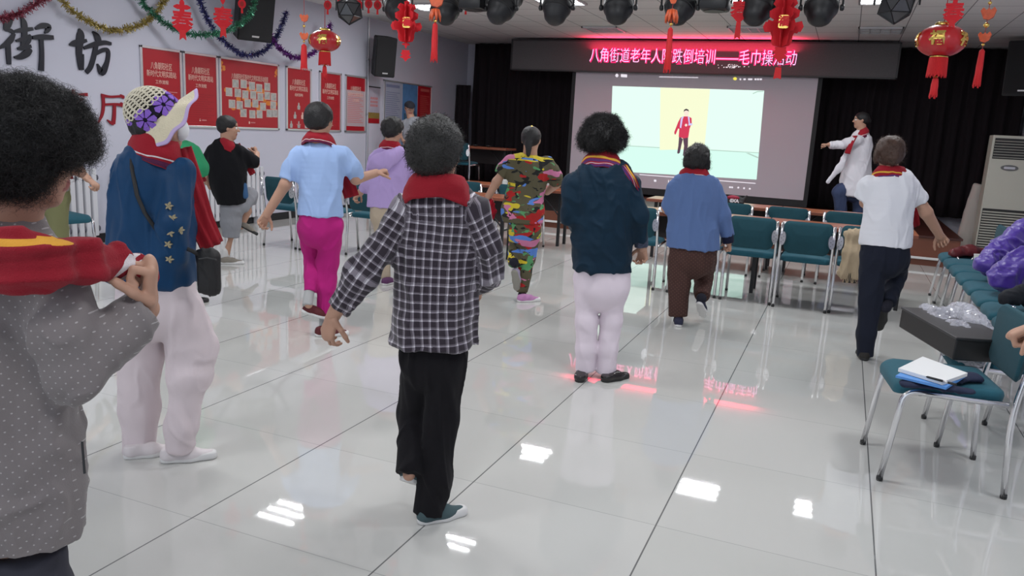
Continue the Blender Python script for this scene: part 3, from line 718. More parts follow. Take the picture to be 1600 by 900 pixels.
chair(-1.12, 9.47, 0, 'teal chair between the table rows, its top showing right of the blue cardigan', GB)
chair(-.52, 9.5, 0, 'teal chair between the table rows, its top showing near the table joint', GB)
chair(.08, 9.47, 0, 'teal chair between the table rows, its top showing beside the white shirt', GB)
chair(-4.45, 9.42, 2, 'teal chair left of the camouflage outfit, beside the dangling red towel', GB)
chair(-3.78, 9.45, -3, 'teal chair tucked under the table end right of the camouflage outfit', GB)
chair(-4.1, 7.95, 0, 'teal chair at the front left table, hidden behind the camouflage outfit', GL)
chair(-5.99, 7.68, 0, 'teal chair by the radiator, left of the light blue shirt', GL)
chair(-5.46, 7.66, 0, 'teal chair mostly hidden behind the light blue shirt', GL)
chair(-4.88, 7.74, 0, 'teal chair between the light blue shirt and the lavender hoodie', GL)
chair(-7.25, 6.78, -90, 'teal chair against the left wall, its back just left of the blue embroidered jacket', 'teal chairs against the left wall')
chair(-6.85, 5.25, -100, 'teal chair by the left radiator, right of the olive trousers', 'teal chairs against the left wall')
chair(-6.95, 4.55, -90, 'teal chair by the left radiator, left of the olive trousers', 'teal chairs against the left wall')
chair(.545, 4.10, 98, 'nearest teal chair with a notepad and pen on its seat', GR)
chair(.86, 4.70, 93, 'teal chair behind the notepad chair, carrying the black box', GR)
chair(1.16, 5.22, 91, 'teal chair with nested chrome rails behind the clear plastic bag', GR)
chair(1.25, 5.725, 90, 'teal chair seat beside the dark garment, in front of the purple jackets', GR)
for i, lab in enumerate(('fifth teal chair from the far end of the packed right row', 'teal chair holding the front purple jacket', 'teal chair holding the rear purple jacket', 'fourth teal chair from the far end of the packed right row', 'third teal chair from the far end of the packed right row', 'teal chair with the white cup on its seat', 'farthest teal chair of the right row, under the dark red bag')):
    chair(1.25, 6.21+.485*i, 90, lab, GR)

m_top = mat('table_laminate', (.36, .115, .055), .28, var=.22, vscale=9, coat=.15)
m_edge = mat('table_edge', (.22, .065, .035), .4)
m_steel = mat('table_leg_black', (.012, .012, .014), .4)
def table(x0, x1, y0, y1, label, z=0., group='long brown training tables'):
    w, d = x1-x0-.006, y1-y0; t = thing('folding_table', label, 'table', ((x0+x1)/2, (y0+y1)/2, z), 0, group)
    bm = bmesh.new(); box(bm, -w/2, w/2, -d/2, d/2, .722, .75, .004); bm_obj('tabletop', bm, m_top, t)
    bm = bmesh.new()
    for q in ((-w/2, w/2, -d/2-.002, -d/2+.012), (-w/2, w/2, d/2-.012, d/2+.002), (-w/2-.0015, -w/2+.012, -d/2, d/2), (w/2-.012, w/2+.0015, -d/2, d/2)): box(bm, q[0], q[1], q[2], q[3], .712, .744, .003)
    bm_obj('edge_band', bm, m_edge, t)
    for s in (-1, 1):
        for e in (-1, 1):
            bm = bmesh.new(); box(bm, s*(w/2-.09)-.018, s*(w/2-.09)+.018, (d/2-.06 if e > 0 else -d/2+.17)-.02, (d/2-.06 if e > 0 else -d/2+.17)+.02, .0, .722, .003); bm_obj('leg', bm, m_steel, t)
        bm = bmesh.new(); tube(bm, [(s*(w/2-.09), 0, .36), (s*(w/2-.42), 0, .712)], .011, 8); tube(bm, [(s*(w/2-.09), -d/2+.17, .36), (s*(w/2-.09), d/2-.06, .36)], .012, 8); bm_obj('brace', bm, m_steel, t)
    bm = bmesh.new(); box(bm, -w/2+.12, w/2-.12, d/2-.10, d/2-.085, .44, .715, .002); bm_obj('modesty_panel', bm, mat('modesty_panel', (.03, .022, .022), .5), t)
    return t
table(-.63, .70, 8.05, 8.55, 'front row brown table at right, in front of the white shirt')
table(-2.21, -.635, 8.05, 8.55, 'front row brown table behind the blue cardigan')
table(-4.95, -3.42, 8.05, 8.50, 'front row brown table at left, behind the plaid shoulder')
table(-.64, .57, 9.72, 10.22, 'back row brown table at right, below the instructor')
table(-2.23, -.645, 9.72, 10.22, 'back row brown table in the middle, carrying the black and red printed cap')
table(-4.92, -3.32, 9.72, 10.22, 'back row brown table at left with the white paper cup on it')
a = atY(797, 236, 13.3)
table(a[0]-1.5, a[0], 13.1, 13.6, 'brown table on the stage in front of the dark curtain', ZS, 'brown table on the stage')
chair(a[0]-.68, 12.78, 4, 'dark teal chair on the stage at the stage table', 'chair on the stage', ZS)

# ---------------------------------------------------------------- air conditioner
m_ac = mat('air_conditioner_case', (.60, .585, .50), .4); m_acd = mat('grille_dark', (.03, .03, .03), .6); m_acs = mat('grille_slat', (.50, .49, .42), .45)
t = thing('air_conditioner', 'tall cream floor-standing air conditioner by the right wall', 'air conditioner', (2.17, 13.2, 0)); wv = .285
bm = bmesh.new(); box(bm, -wv, wv, 0, .34, 0, 1.78, .012); bm_obj('case', bm, m_ac, t)
bm = bmesh.new(); box(bm, -wv+.03, wv-.03, -.006, 0, 1.45, 1.74, .002, mi=0); 
for i in range(7): box(bm, -wv+.035, wv-.035, -.014, -.004, 1.468+i*.038, 1.476+i*.038, .001, mi=1)
bm_obj('air_outlet', bm, [m_acd, m_acs], t)
bm = bmesh.new(); prism(bm, ellipse(.11, .042, 24), .008, ((-.02, 0, 1.33), (1, 0, 0), (0, 0, 1), (0, -1, 0)), 0); prism(bm, rrect(.07, .016, .01), .010, ((-.02, 0, 1.33), (1, 0, 0), (0, 0, 1), (0, -1, 0)), 1); bm_obj('control_panel', bm, [mat('panel_grey', (.16, .16, .16), .4), m_alu], t)
bm = bmesh.new(); box(bm, -wv+.02, wv-.02, -.004, 0, .06, .74, .002, mi=0)
for i in range(17): box(bm, -wv+.025, wv-.025, -.016, -.003, .075+i*.038, .096+i*.038, .003, mi=1)
bm_obj('intake_grille', bm, [m_acd, m_acs], t)
# cloth-covered stand left of it
P = [(0, 0, .002), (.06, .16, 1.)]
prims = [Cone((1.88, 13.9, .10), (1.93, 13.9, 1.0), .17, .11, n=(0, 1, 0), ka=.8), Cut((0, 0, .02), (0, 0, -1)), Cut((0, 0, 1.06), (0, 0, 1))]
tag(add_soft('covered_stand', prims, mat('cover_cloth', (.55, .50, .46), .85), None, None, h=.02, fold=.012, fs=7, stretch=(1, 1, .15)), 'stand covered with pale cloth, half hidden left of the air conditioner', 'covered stand')

# ---------------------------------------------------------------- radiators
m_rad = mat('radiator_enamel', (.70, .70, .74), .35)
def radiator(y0, y1, z0, z1, label):
    t = thing('radiator', label, 'radiator', (XW+.02, (y0+y1)/2, 0), 0, 'white radiators on the left wall'); n = int((y1-y0)/.085); w = y1-y0
    for i in range(n):
        y = -w/2+w*(i+.5)/n; bm = bmesh.new(); box(bm, .03, .09, y-.031, y+.031, z0, z1, .012); bm_obj('column', bm, m_rad, t)
    for zz in (z0+.08, z1-.10):
        bm = bmesh.new()
        for i in range(n+1):
            y = -w/2+w*i/n; lathe(bm, [(.012, -.03), (.022, -.012), (.022, .012), (.012, .03)], 10, Matrix.Translation((.062, y, zz)))
        tube(bm, [(.06, -w/2-.02, zz), (.06, w/2+.02, zz)], .010, 8); bm_obj('connector', bm, mat('radiator_joint', (.10, .10, .13), .5), t, smooth=True)
    bm = bmesh.new()
    for y in (-w/2+.1, w/2-.1): box(bm, 0, .08, y-.03, y+.03, 0.0, z0+.03, .003)
    bm_obj('bracket', bm, m_rad, t)
radiator(4.95, 6.3, .10, .84, 'white column radiator behind the olive trousers')
radiator(7.62, 9.02, .10, .80, 'white column radiator behind the black shirt and grey shorts')

# ---------------------------------------------------------------- loudspeakers
m_spk = mat('speaker_cabinet', (.010, .010, .012), .6, bump=.1, bscale=200)
def speaker(loc, rz, tilt, w, h, d, label, arm=None):
    t = thing('loudspeaker', label, 'loudspeaker', loc, rz, 'wall loudspeakers'); mx = Matrix.Rotation(tilt, 4, 'X')
    bm = bmesh.new(); pr0 = [(-w/2, -d*.5), (w/2, -d*.5), (w*.34, d*.5), (-w*.34, d*.5)]
    prism(bm, pr0, h, ((0, 0, -h/2), (1, 0, 0), (0, 1, 0), (0, 0, 1))); bmesh.ops.bevel(bm, geom=list(bm.edges), offset=.012, segments=2, affect='EDGES'); bmesh.ops.transform(bm, matrix=mx, verts=bm.verts); bm_obj('cabinet', bm, m_spk, t)
    bm = bmesh.new(); prism(bm, rrect(w*.46, h*.46, .02), .008, ((0, -d*.5, 0), (1, 0, 0), (0, 0, 1), (0, -1, 0))); bmesh.ops.transform(bm, matrix=mx, verts=bm.verts); bm_obj('grille', bm, mat('speaker_grille', (.016, .016, .018), .7, bump=.6, bscale=400), t)
    bm = bmesh.new(); prism(bm, [(-.045, -.011), (.045, -.011), (.05, .011), (-.045, .011)], .004, ((0, -d*.5-.008, -h*.40), (1, 0, 0), (0, 0, 1), (0, -1, 0))); bmesh.ops.transform(bm, matrix=mx, verts=bm.verts); bm_obj('badge', bm, mat('speaker_badge', (.75, .75, .75), .3, metal=.6), t)
    if arm:
        bm = bmesh.new(); tube(bm, [(0, d*.3, -h*.1), arm], .018, 8); box(bm, arm[0]-.05, arm[0]+.05, arm[1]-.01, arm[1]+.01, arm[2]-.09, arm[2]+.09); bm_obj('wall_bracket', bm, m_black, t)
    return t
p = atX(393, 22, XW+.38); speaker(p, math.radians(62), math.radians(14), .46, .62, .36, 'black loudspeaker on the left wall with green tinsel across it', (0, .36, 0))
p = atX(598, 88, XW+.30); speaker(p, math.radians(52), math.radians(10), .36, .64, .32, 'black loudspeaker on the left wall beside the vertical pipe', (.0, .30, -.12))
p = atY(1592, 103, 13.6); speaker((2.28, 13.9, p[2]), math.radians(-22), math.radians(6), .50, .78, .42, 'black loudspeaker at the top right above the air conditioner', (.12, .30, 0))

# ---------------------------------------------------------------- stage lamps on their bar
m_par = mat('lamp_black', (.012, .012, .014), .45); m_lens = mat('lamp_lens', (.10, .10, .12), .1, spec=.8)
YL = 6.0; GP = 'black stage lamps on the overhead bar'
bar = thing('lighting_bar', 'overhead black bar carrying the row of stage lamps', 'lighting bar', (-2.2, YL, 2.80))
bm = bmesh.new(); tube(bm, [(-2.6, 0, 0), (2.9, 0, 0)], .025, 12); bm_obj('tube', bm, m_par, bar, smooth=True)
for xx in (-2.2, -.6, .9, 2.6):
    bm = bmesh.new(); tube(bm, [(xx, 0, 0), (xx, 0, ZC-2.80)], .008, 8); bm_obj('hanger', bm, m_par, bar, smooth=True)
def par_can(px, py, lab, aim=(0, .62, .78), R=.115):
    c = atY(px, py, YL); c[2] = max(c[2], 2.36); a = Vector(aim).normalized()
    t = thing('par_lamp', lab, 'stage lamp', c, 0, GP); q = a.to_track_quat('Z', 'Y').to_matrix().to_4x4()
    bm = bmesh.new(); lathe(bm, [(.025, -.135), (.05, -.128), (.078, -.10), (.09, -.06), (R*.90, -.035), (R*.93, -.03), (R*.93, -.022), (R*.97, -.018), (R, .0), (R*1.0, .03), (R*.96, .034), (R*.96, .042), (R, .046), (R, .13), (R*1.05, .135), (R*1.05, .15), (R*.93, .15), (R*.9, .12)], 20, q); bm_obj('can', bm, m_par, t, smooth=True, auto=35)
    bm = bmesh.new(); lathe(bm, [(R*.9, .118), (R*.6, .132), (.001, .138)], 20, q, cap=False); bm_obj('lens', bm, m_lens, t, smooth=True)
    bm = bmesh.new(); zt = 2.80-c[2]-.02
    tube(bm, bend([(-R-.02, 0, 0), (-R-.02, 0, zt-.04), (R+.02, 0, zt-.04), (R+.02, 0, 0)], .03, 3), .008, 6); box(bm, -.02, .02, -.02, .02, zt-.05, zt+.0); bm_obj('yoke', bm, m_par, t)
    for s in (-1, 1):
        bm = bmesh.new(); lathe(bm, [(.016, 0), (.022, .006), (.022, .022), (.012, .028)], 10, Matrix.Translation((s*(R+.004), 0, 0)) @ Matrix.Rotation(s*math.pi/2, 4, 'Y')); bm_obj('knob', bm, m_par, t, smooth=True)
for px, py, lab, aim in ((622, 14, 'black stage lamp half hidden behind the left red paper lantern', (-.5, .6, .6)), (697, 15, 'black stage lamp beside the orange tassel charm, left of the flat lamp', (-.25, .6, .75)), (783, 13, 'black stage lamp right of the left flat lamp', (.2, .6, .78)),
                         (870, 12, 'black stage lamp second to the right of the left flat lamp', (0, .4, .9)), (966, 12, 'black stage lamp in the middle of the row, above the sign', (-.1, .6, .8)), (1062, 12, 'black stage lamp behind the middle orange charm', (.1, .6, .8)),
                         (1184, 12, 'black stage lamp behind the red fish-shaped ornament', (.15, .6, .8)), (1283, 12, 'black stage lamp between the right red paper lantern and the faceted ball', (0, .6, .8))):
    par_can(px, py, lab, aim)
def flat_lamp(px, lab):
    c = atY(px, 6, YL); t = thing('flat_lamp', lab, 'stage lamp', c, 0, GP)
    bm = bmesh.new(); box(bm, -.10, .10, -.10, .10, -.05, .05, .025); bm_obj('housing', bm, m_par, t, smooth=True, auto=40)
    bm = bmesh.new(); prism(bm, ellipse(.075, .075, 24), .004, ((0, 0, -.05), (1, 0, 0), (0, -1, 0), (0, 0, -1))); bm_obj('lens', bm, m_par, t)
    bm = bmesh.new(); zt = 2.80-c[2]-.02; tube(bm, bend([(-.115, 0, 0), (-.115, 0, zt), (.115, 0, zt), (.115, 0, 0)], .03, 3), .007, 6); bm_obj('yoke', bm, m_par, t)
flat_lamp(741, 'flat black stage lamp near the left end, between two round ones'); flat_lamp(1117, 'flat black stage lamp left of the red fish-shaped ornament')
def ball_lamp(px, py, R, lab):
    c = atY(px, py, YL); t = thing('ball_lamp', lab, 'stage lamp', c, 0, GP)
    bm = bmesh.new(); bmesh.ops.create_icosphere(bm, subdivisions=1, radius=R); r_ = bmesh.ops.inset_individual(bm, faces=list(bm.faces), thickness=R*.10, depth=-R*.06)
    for f in bm.faces: f.material_index = 0
    for f in bm.faces:
        if len(f.verts) == 3: f.material_index = 1
    bm_obj('faceted_body', bm, [m_par, mat('facet_glass', (.05, .05, .055), .15, spec=.8)], t)
    bm = bmesh.new(); zt = 2.80-c[2]-.02; tube(bm, bend([(-R*1.08, 0, 0), (-R*1.08, 0, zt), (R*1.08, 0, zt), (R*1.08, 0, 0)], .03, 3), .007, 6); bm_obj('yoke', bm, m_par, t)
ball_lamp(1401, 8, .125, 'black faceted ball lamp at the right end of the row'); ball_lamp(546, 16, .125, 'black faceted ball lamp at the left end, above the round red lantern')

# ---------------------------------------------------------------- festive ornaments
m_lan = mat('lantern_red', (.50, .010, .016), .35, spec=.6, coat=.2); m_gold = mat('gold_foil', (.85, .60, .16), .25, metal=1.); m_felt = mat('red_felt', (.62, .012, .022), .8); m_or = mat('orange_red_foil', (.62, .10, .03), .4, var=.4, vscale=40)
m_tas = mat('red_tassel', (.66, .02, .025), .75, bump=.4, bscale=300); m_cord = mat('red_cord', (.35, .02, .02), .8)
def frame_to_eye(c):
    n = Vector((EYE[0]-c[0], EYE[1]-c[1], 0)).normalized(); return Vector((0, 0, 1)).cross(n), Vector((0, 0, 1)), n
def tassel(bm, z0, z1, r, mi=0):
    lathe(bm, [(r*.35, z0), (r*.8, z0-.012), (r, z0-(z0-z1)*.5), (r*.95, z1)], 10, mi=mi)
    for i in range(14):
        a = i*.449; tube(bm, [(r*.7*math.cos(a), r*.7*math.sin(a), (z0+z1)/2), (r*1.02*math.cos(a), r*1.02*math.sin(a), z1-.004-.01*((i*7) % 3))], .0035, 4, mi=mi)
def lantern(px, py, wpx, d, lab):
    c = at(px, py, d); R = wpx*mpp(c)/2; t = thing('red_lantern', lab, 'lantern', c, 0, 'round red lanterns'); U, V_, N = frame_to_eye(c)
    bm = bmesh.new(); seg = 64; rings = []
    for i in range(15):
        a = math.radians(-66+132*i/14); rr, zz = R*math.cos(a), R*.62*math.sin(a)/math.sin(math.radians(66))
        rings.append([bm.verts.new((rr*(1-.035*abs(math.sin(8*b))**.5*0-.03*(1-abs(math.sin(8*b))))*math.cos(b), rr*(1-.03*(1-abs(math.sin(8*b))))*math.sin(b), zz)) for b in [2*math.pi*q/seg for q in range(seg)]])
    for p_, q_ in zip(rings, rings[1:]):
        for i in range(seg): bm.faces.new((p_[i], p_[(i+1) % seg], q_[(i+1) % seg], q_[i]))
    bm_obj('shade', bm, m_lan, t, smooth=True)
    for nm, z0, z1 in (('cap', R*.60, R*.76), ('bottom_ring', -R*.70, -R*.60)):
        bm = bmesh.new(); lathe(bm, [(R*.34, z0), (R*.36, (z0+z1)/2), (R*.30, z1)], 24); bm_obj(nm, bm, m_gold, t, smooth=True)
    bm = bmesh.new(); lathe(bm, [(R*.34, -R*.68), (R*.37, -R*1.4)], 32, cap=False)
    for i in range(48):
        a = 2*math.pi*i/48; tube(bm, [(R*.345*math.cos(a), R*.345*math.sin(a), -R*.7), (R*.38*math.cos(a), R*.38*math.sin(a), -R*(1.42+.05*((i*5) % 3)))], R*.024, 4)
    bm_obj('fringe', bm, m_tas, t)
    bm = bmesh.new(); tube(bm, [(0, 0, -R*.68), (0, 0, -R*1.52)], R*.03, 6); tassel(bm, -R*1.5, -R*2.25, R*.15); bm_obj('tassel', bm, m_tas, t)
    bm = bmesh.new(); lathe(bm, [(R*.06, -R*1.52), (R*.10, -R*1.48), (R*.06, -R*1.42)], 10); bm_obj('bead', bm, m_gold, t)
    bm = bmesh.new()
    for da in (-10, 62, -82):
        q = Matrix.Rotation(math.radians(da), 3, 'Z'); me = text_mesh('福', R*.62, R*.02, R*.02)
        for v_ in me.vertices:
            x_, y_, z_ = v_.co; al = x_/R; rad_ = (R*math.sqrt(max(.02, 1-(y_/(R*.68))**2*.83))*1.01+z_); w_ = q @ (U*math.sin(al)+N*math.cos(al)); v_.co = w_*rad_+Vector((0, 0, y_))
        bm.from_mesh(me); bpy.data.meshes.remove(me)
    bm_obj('gold_character', bm, m_gold, t)
    bm = bmesh.new(); tube(bm, [(0, 0, R*.74), (0, 0, ZC-c[2])], .003, 5); bm_obj('cord', bm, m_cord, t)
    return t
lantern(507.5, 64, 49, 7.2, 'round red lantern at left, gold character, hanging above the posters')
lantern(1471, 64, 73, 5.3, 'large round red lantern at top right with a gold character')
def knot_outline(w): 
    o = []
    for i in range(48):
        a = 2*math.pi*i/48; r = w*(.72+.28*math.cos(4*a)) ; r *= 1+.06*math.cos(12*a); o.append((r*math.cos(a), r*math.sin(a)))
    return o
def spring_charm(px, y_knot, y_char, y_tail, y_end, wpx, d, lab, col=None, glyph='春'):
    c = at(px, y_char, d); k = mpp(c); U, V_, N = frame_to_eye(c); t = thing('spring_ornament', lab, 'ornament', c, 0, 'red felt spring ornaments'); Z = lambda y: (y_char-y)*k; w = wpx*k
    fr = lambda z: (Vector((0, 0, z))-N*.003, U, V_, N)
    bm = bmesh.new(); prism(bm, knot_outline(w*.40), .006, fr(Z(y_knot))); bm_obj('knot', bm, m_felt, t)
    bm = bmesh.new(); me = text_mesh(glyph, w*1.05, .004, w*.03); me.transform(basis(N*.0, U, V_, N)); bm.from_mesh(me); bpy.data.meshes.remove(me)
    prism(bm, [(-w*.5, -w*.25), (-w*.34, -w*.36), (0, -w*.72), (w*.34, -w*.36), (w*.5, -w*.25), (w*.34, -w*.16), (w*.16, -w*.1), (-w*.16, -w*.1), (-w*.34, -w*.16)], .005, fr(0)); bm_obj('character', bm, m_felt, t)
    bm = bmesh.new(); z0, z1 = Z(y_tail), Z(y_end); prism(bm, [(-w*.13, z0), (w*.13, z0), (w*.17, z1), (0, z1+w*.14), (-w*.17, z1)], .006, fr(0)); bm_obj('tail', bm, m_tas, t)
    bm = bmesh.new(); tube(bm, [(0, 0, z0-.01), (0, 0, ZC-c[2])], .002, 5); bm_obj('cord', bm, m_cord, t)
spring_charm(285, 12, 34, 46, 62, 30, 7.0, 'red felt spring ornament hanging between the gold and green tinsel')
spring_charm(348.5, -4, 28, 41, 58, 28, 7.0, 'red felt spring ornament hanging in front of the left wall speaker')
spring_charm(1156, -14, 17, 34, 60, 27, 5.8, 'red felt ornament with tail, left of the right paper lantern')
spring_charm(1490, -2, 20, 30, 44, 28, 5.2, 'red felt spring ornament hanging over the large right lantern')
def tassel_charm(px, parts, y_t0, y_t1, d, lab, lean=0):
    c = at(px, y_t0, d); k = mpp(c); U, V_, N = frame_to_eye(c); t = thing('tassel_charm', lab, 'ornament', c, 0, 'orange and red tassel charms'); Z = lambda y: (y_t0-y)*k
    for kind, y, w in parts:
        w *= k; bm = bmesh.new()
        if kind == 'ingot':
            for s in range(3): prism(bm, [(a*w*.5, b*w*.42) for a, b in ((-1, .5), (-.7, 1), (-.3, .55), (0, .9), (.3, .55), (.7, 1), (1, .5), (.75, -.6), (.2, -1), (-.5, -.8))], w*.14, (Vector((0, 0, Z(y)))+N*(s-1.5)*w*.14, (U+N*.35*(s-1)).normalized(), V_, N))
            bm_obj('ingot', bm, m_or, t)
        elif kind == 'pepper':
            for s in range(7):
                a = s*.9; dx = Vector((math.cos(a), math.sin(a), 0))*w*.40; tube(bm, [Vector((0, 0, Z(y)+w*.4)), Vector((0, 0, Z(y)+w*.25))+dx*.6, Vector((0, 0, Z(y)-w*.2))+dx, Vector((0, 0, Z(y)-w*.62))+dx*1.15], [w*.05, w*.15, w*.12, w*.02], 8)
            bm_obj('pepper_bunch', bm, m_or, t, smooth=True)
        else:
            lathe(bm, [(.001, Z(y)-w*.5), (w*.4, Z(y)-w*.25), (w*.5, Z(y)), (w*.4, Z(y)+w*.25), (.001, Z(y)+w*.5)], 12); bm_obj('bead', bm, m_gold, t, smooth=True)
    bm = bmesh.new(); tassel(bm, 0, Z(y_t1), 5*k); bmesh.ops.transform(bm, matrix=Matrix.Shear('XY', 4, (lean, 0)), verts=bm.verts); bm_obj('tassel', bm, m_tas, t)
    bm = bmesh.new(); tube(bm, [(0, 0, -.02), (0, 0, ZC-c[2])], .002, 5); bm_obj('cord', bm, m_cord, t)
tassel_charm(475, [('ingot', 30, 14), ('bead', 42, 5), ('ingot', 57, 14), ('ingot', -2, 9), ('bead', 65, 4)], 69, 105, 6.2, 'orange ingot charm with red tassel left of the round lantern')
tassel_charm(680, [('pepper', 22, 19), ('ingot', 2, 26), ('bead', 33, 6)], 36, 90, 5.6, 'orange pepper charm with red tassel right of the left paper lantern')
tassel_charm(1048, [('pepper', 24, 21), ('bead', 38, 6), ('ingot', 3, 12)], 43, 106, 5.2, 'orange pepper charm with long red tassel hanging in front of the lit sign')
tassel_charm(1535, [('ingot', 24, 22), ('bead', 41, 9), ('ingot', 59, 19), ('bead', 8, 6), ('bead', 70, 5)], 77, 130, 5.3, 'orange ingot charm with red tassel at the far right, beside the large lantern')
def paper_lantern(px, py, wpx, d, tail, lab):
    c = at(px, py, d); k = mpp(c); w = wpx*k; U, V_, N = frame_to_eye(c); t = thing('paper_lantern', lab, 'lantern', c, 0, 'red folded paper lanterns')
    half = [(0, 1.0), (.12, .95), (.10, .80), (.34, .86), (.42, .70), (.30, .58), (.52, .46), (.50, .26), (.34, .16), (.42, .06), (.62, .10), (.70, -.08), (.62, -.26), (.42, -.26), (.36, -.40), (.36, -.58), (.30, -.72), (.12, -.76), (0, -.78)]
    for i in range(4):
        a = math.radians(45*i+10); dr = U*math.cos(a)+N*math.sin(a); nn = dr.cross(V_)
        bm = bmesh.new(); o = [(x_*w*.72, y_*w*.72) for x_, y_ in half]+[(-x_*w*.72, y_*w*.72) for x_, y_ in half[-2:0:-1]]; prism(bm, o, .004, (-nn*.002, dr, V_, nn)); bmesh.ops.recalc_face_normals(bm, faces=bm.faces); bm_obj('vane', bm, m_felt, t)
    bm = bmesh.new(); text_into(bm, '福', w*.26, basis(N*(w*.50), U, V_, N), .002, .003); 
    for f_ in bm.faces: f_.material_index = 1
    prism(bm, rrect(w*.12, w*.16, w*.05), .002, (Vector(N*(w*.485)), U, V_, N)); bm_obj('gold_character', bm, [m_gold, m_felt], t)
    for i, (y, s, kind) in enumerate(tail):
        z = (py-y)*k; s *= k; bm = bmesh.new()
        if kind == 'k': prism(bm, knot_outline(s), .006, (Vector((0, 0, z))-N*.003, U, V_, N)); bm_obj('knot', bm, m_felt, t)
        elif kind == 'c': prism(bm, [(a*s, b*s) for a, b in ((-.8, .9), (.8, .9), (.7, .55), (1, .2), (.6, -.1), (1.1, -.45), (.5, -.7), (0, -1.3), (-.5, -.7), (-1.1, -.45), (-.6, -.1), (-1, .2), (-.7, .55))], .006, (Vector((0, 0, z))-N*.003, U, V_, N)); bm_obj('character', bm, m_felt, t)
        else: prism(bm, [(-.5*s, s), (.5*s, s), (.65*s, -s), (0, -.8*s), (-.65*s, -s)], .008, (Vector((0, 0, z))-N*.004, U, V_, N)); bm_obj('tail', bm, m_tas, t)
    bm = bmesh.new(); tube(bm, [(0, 0, -(tail[-1][0]-py)*k), (0, 0, ZC-c[2])], .002, 5); bm_obj('cord', bm, m_cord, t)
paper_lantern(635, 38, 49, 5.8, [(68, 6, 'k'), (84, 8, 'c')], 'red folded paper lantern at left with gold character and tail, near the wall speaker')
paper_lantern(1224, 38, 61, 5.6, [(67, 6, 'k'), (82, 11, 'c'), (112, 9, 't')], 'red folded paper lantern at right hanging in front of the lit sign end')
# string of little red pendants along the top left
st0, st1 = at(366, -4, 7.4), at(760, -2, 7.4)
gs = thing('pendant_string', 'thin red string across the top left carrying little pendants', 'string', st0); bm = bmesh.new(); tube(bm, [(0, 0, 0), ((st1-st0)*.5-np.array([0, 0, .02])).tolist(), (st1-st0).tolist()], .003, 5); bm_obj('string', bm, m_cord, gs)
bm = bmesh.new()
for e in (np.zeros(3), st1-st0): tube(bm, [e.tolist(), [e[0], e[1], ZC-st0[2]]], .002, 5)
bm_obj('tie', bm, m_cord, gs)
PEND = ('leftmost little red pendant on the top left string', 'little red pendant just left of the wall-side faceted ball lamp', 'little red pendant in front of the left faceted ball lamp', 'little red pendant touching the right side of the left faceted ball lamp', 'little red pendant midway between the ball lamp and the paper lantern', 'little red pendant left of the paper lantern at left', 'little red pendant just beside the left paper lantern', 'rightmost little red pendant on the string')
for i, px in enumerate((378, 512, 532, 561, 576, 590, 604, 728)):
    c = at(px, 6+(i % 2)*2, 7.4); k = mpp(c); U, V_, N = frame_to_eye(c); t = thing('little_pendant', PEND[i], 'ornament', c, 0, 'little red pendants on the string')
    bm = bmesh.new(); prism(bm, ellipse(6*k, 7*k, 16), .005, (-N*.002, U, V_, N)); prism(bm, ellipse(3*k, 4*k, 10), .009, (-N*.004, U, V_, N), 1); bm_obj('disc', bm, [m_felt, m_cord], t)
    bm = bmesh.new(); prism(bm, [(-1.2*k, -6*k), (1.2*k, -6*k), (1.8*k, -14*k), (-1.8*k, -14*k)], .004, (-N*.002, U, V_, N)); bm_obj('tail', bm, m_tas, t)
    bm = bmesh.new(); tube(bm, [(0, 0, 6*k), (0, 0, 12*k)], .0015, 4); bm_obj('loop', bm, m_cord, t)

# ---------------------------------------------------------------- things on the tables
m_paper = mat('white_paper', (.80, .80, .80), .6); m_cup = mat('paper_cup', (.78, .77, .74), .5)
ZT = .752
def sheet(name, px, label, z=ZT, t=.003, m_=m_paper, cat='paper', group=None):
    q = [atZ(a, b, z) for a, b in px]; bm = bmesh.new(); c = np.mean(q, 0); prism(bm, [(a[0]-c[0], a[1]-c[1]) for a in q][::-1], t, ((0, 0, 0), (1, 0, 0), (0, 1, 0), (0, 0, 1))); bmesh.ops.recalc_face_normals(bm, faces=bm.faces)
    return tag(bm_obj(name, bm, m_, None, loc=c), label, cat, group)
sheet('paper_sheet', [(1221, 349.5), (1250, 352.5), (1250, 349), (1224, 346.2)], 'white paper sheet on the front table near the table joint')
sheet('mobile_phone', [(1327, 361.5), (1340, 362.5), (1343, 359.3), (1330, 358.3)], 'small dark mobile phone on the front table near the white shirt', t=.008, m_=mat('phone_glass', (.03, .03, .035), .15), cat='phone')
sheet('paper_stack', [(1028, 330.5), (1042, 332.5), (1043, 328), (1030, 326)], 'white paper stack on the front table left of the blue cardigan', t=.02)
def cup(px, py_base, z, h, r, label, dy=0):
    c = atZ(px, py_base, z); t = thing('paper_cup', label, 'cup', c, 0); bm = bmesh.new(); lathe(bm, [(r*.75, 0), (r, h), (r*.93, h), (r*.70, .006)], 20); bm_obj('body', bm, m_cup, t, smooth=True, auto=50)
    bm = bmesh.new(); tor = [(r*1.0, h-.002), (r*1.06, h+.001), (r*1.0, h+.004), (r*.95, h+.001)]; lathe(bm, tor+[tor[0]], 20, cap=False); bm_obj('rim', bm, m_cup, t, smooth=True)
cup(788.5, 294, ZT, .105, .04, 'white paper cup on the back left table, left of the camouflage outfit')
c = atZ(854, 298, ZT); t = thing('tissue_box', 'small pale box on the table right of the camouflage outfit', 'box', c); bm = bmesh.new(); box(bm, -.045, .045, -.04, .04, 0, .13, .003); bm_obj('carton', bm, mat('carton', (.55, .50, .48), .6), t)
bm = bmesh.new(); box(bm, -.03, .03, -.0415, -.04, .02, .07, .0005); prism(bm, ellipse(.02, .012, 12), .001, ((0, -.0405, .095), (1, 0, 0), (0, 0, 1), (0, -1, 0)), 1); bm_obj('printed_panel', bm, [m_pink, m_ink], t)
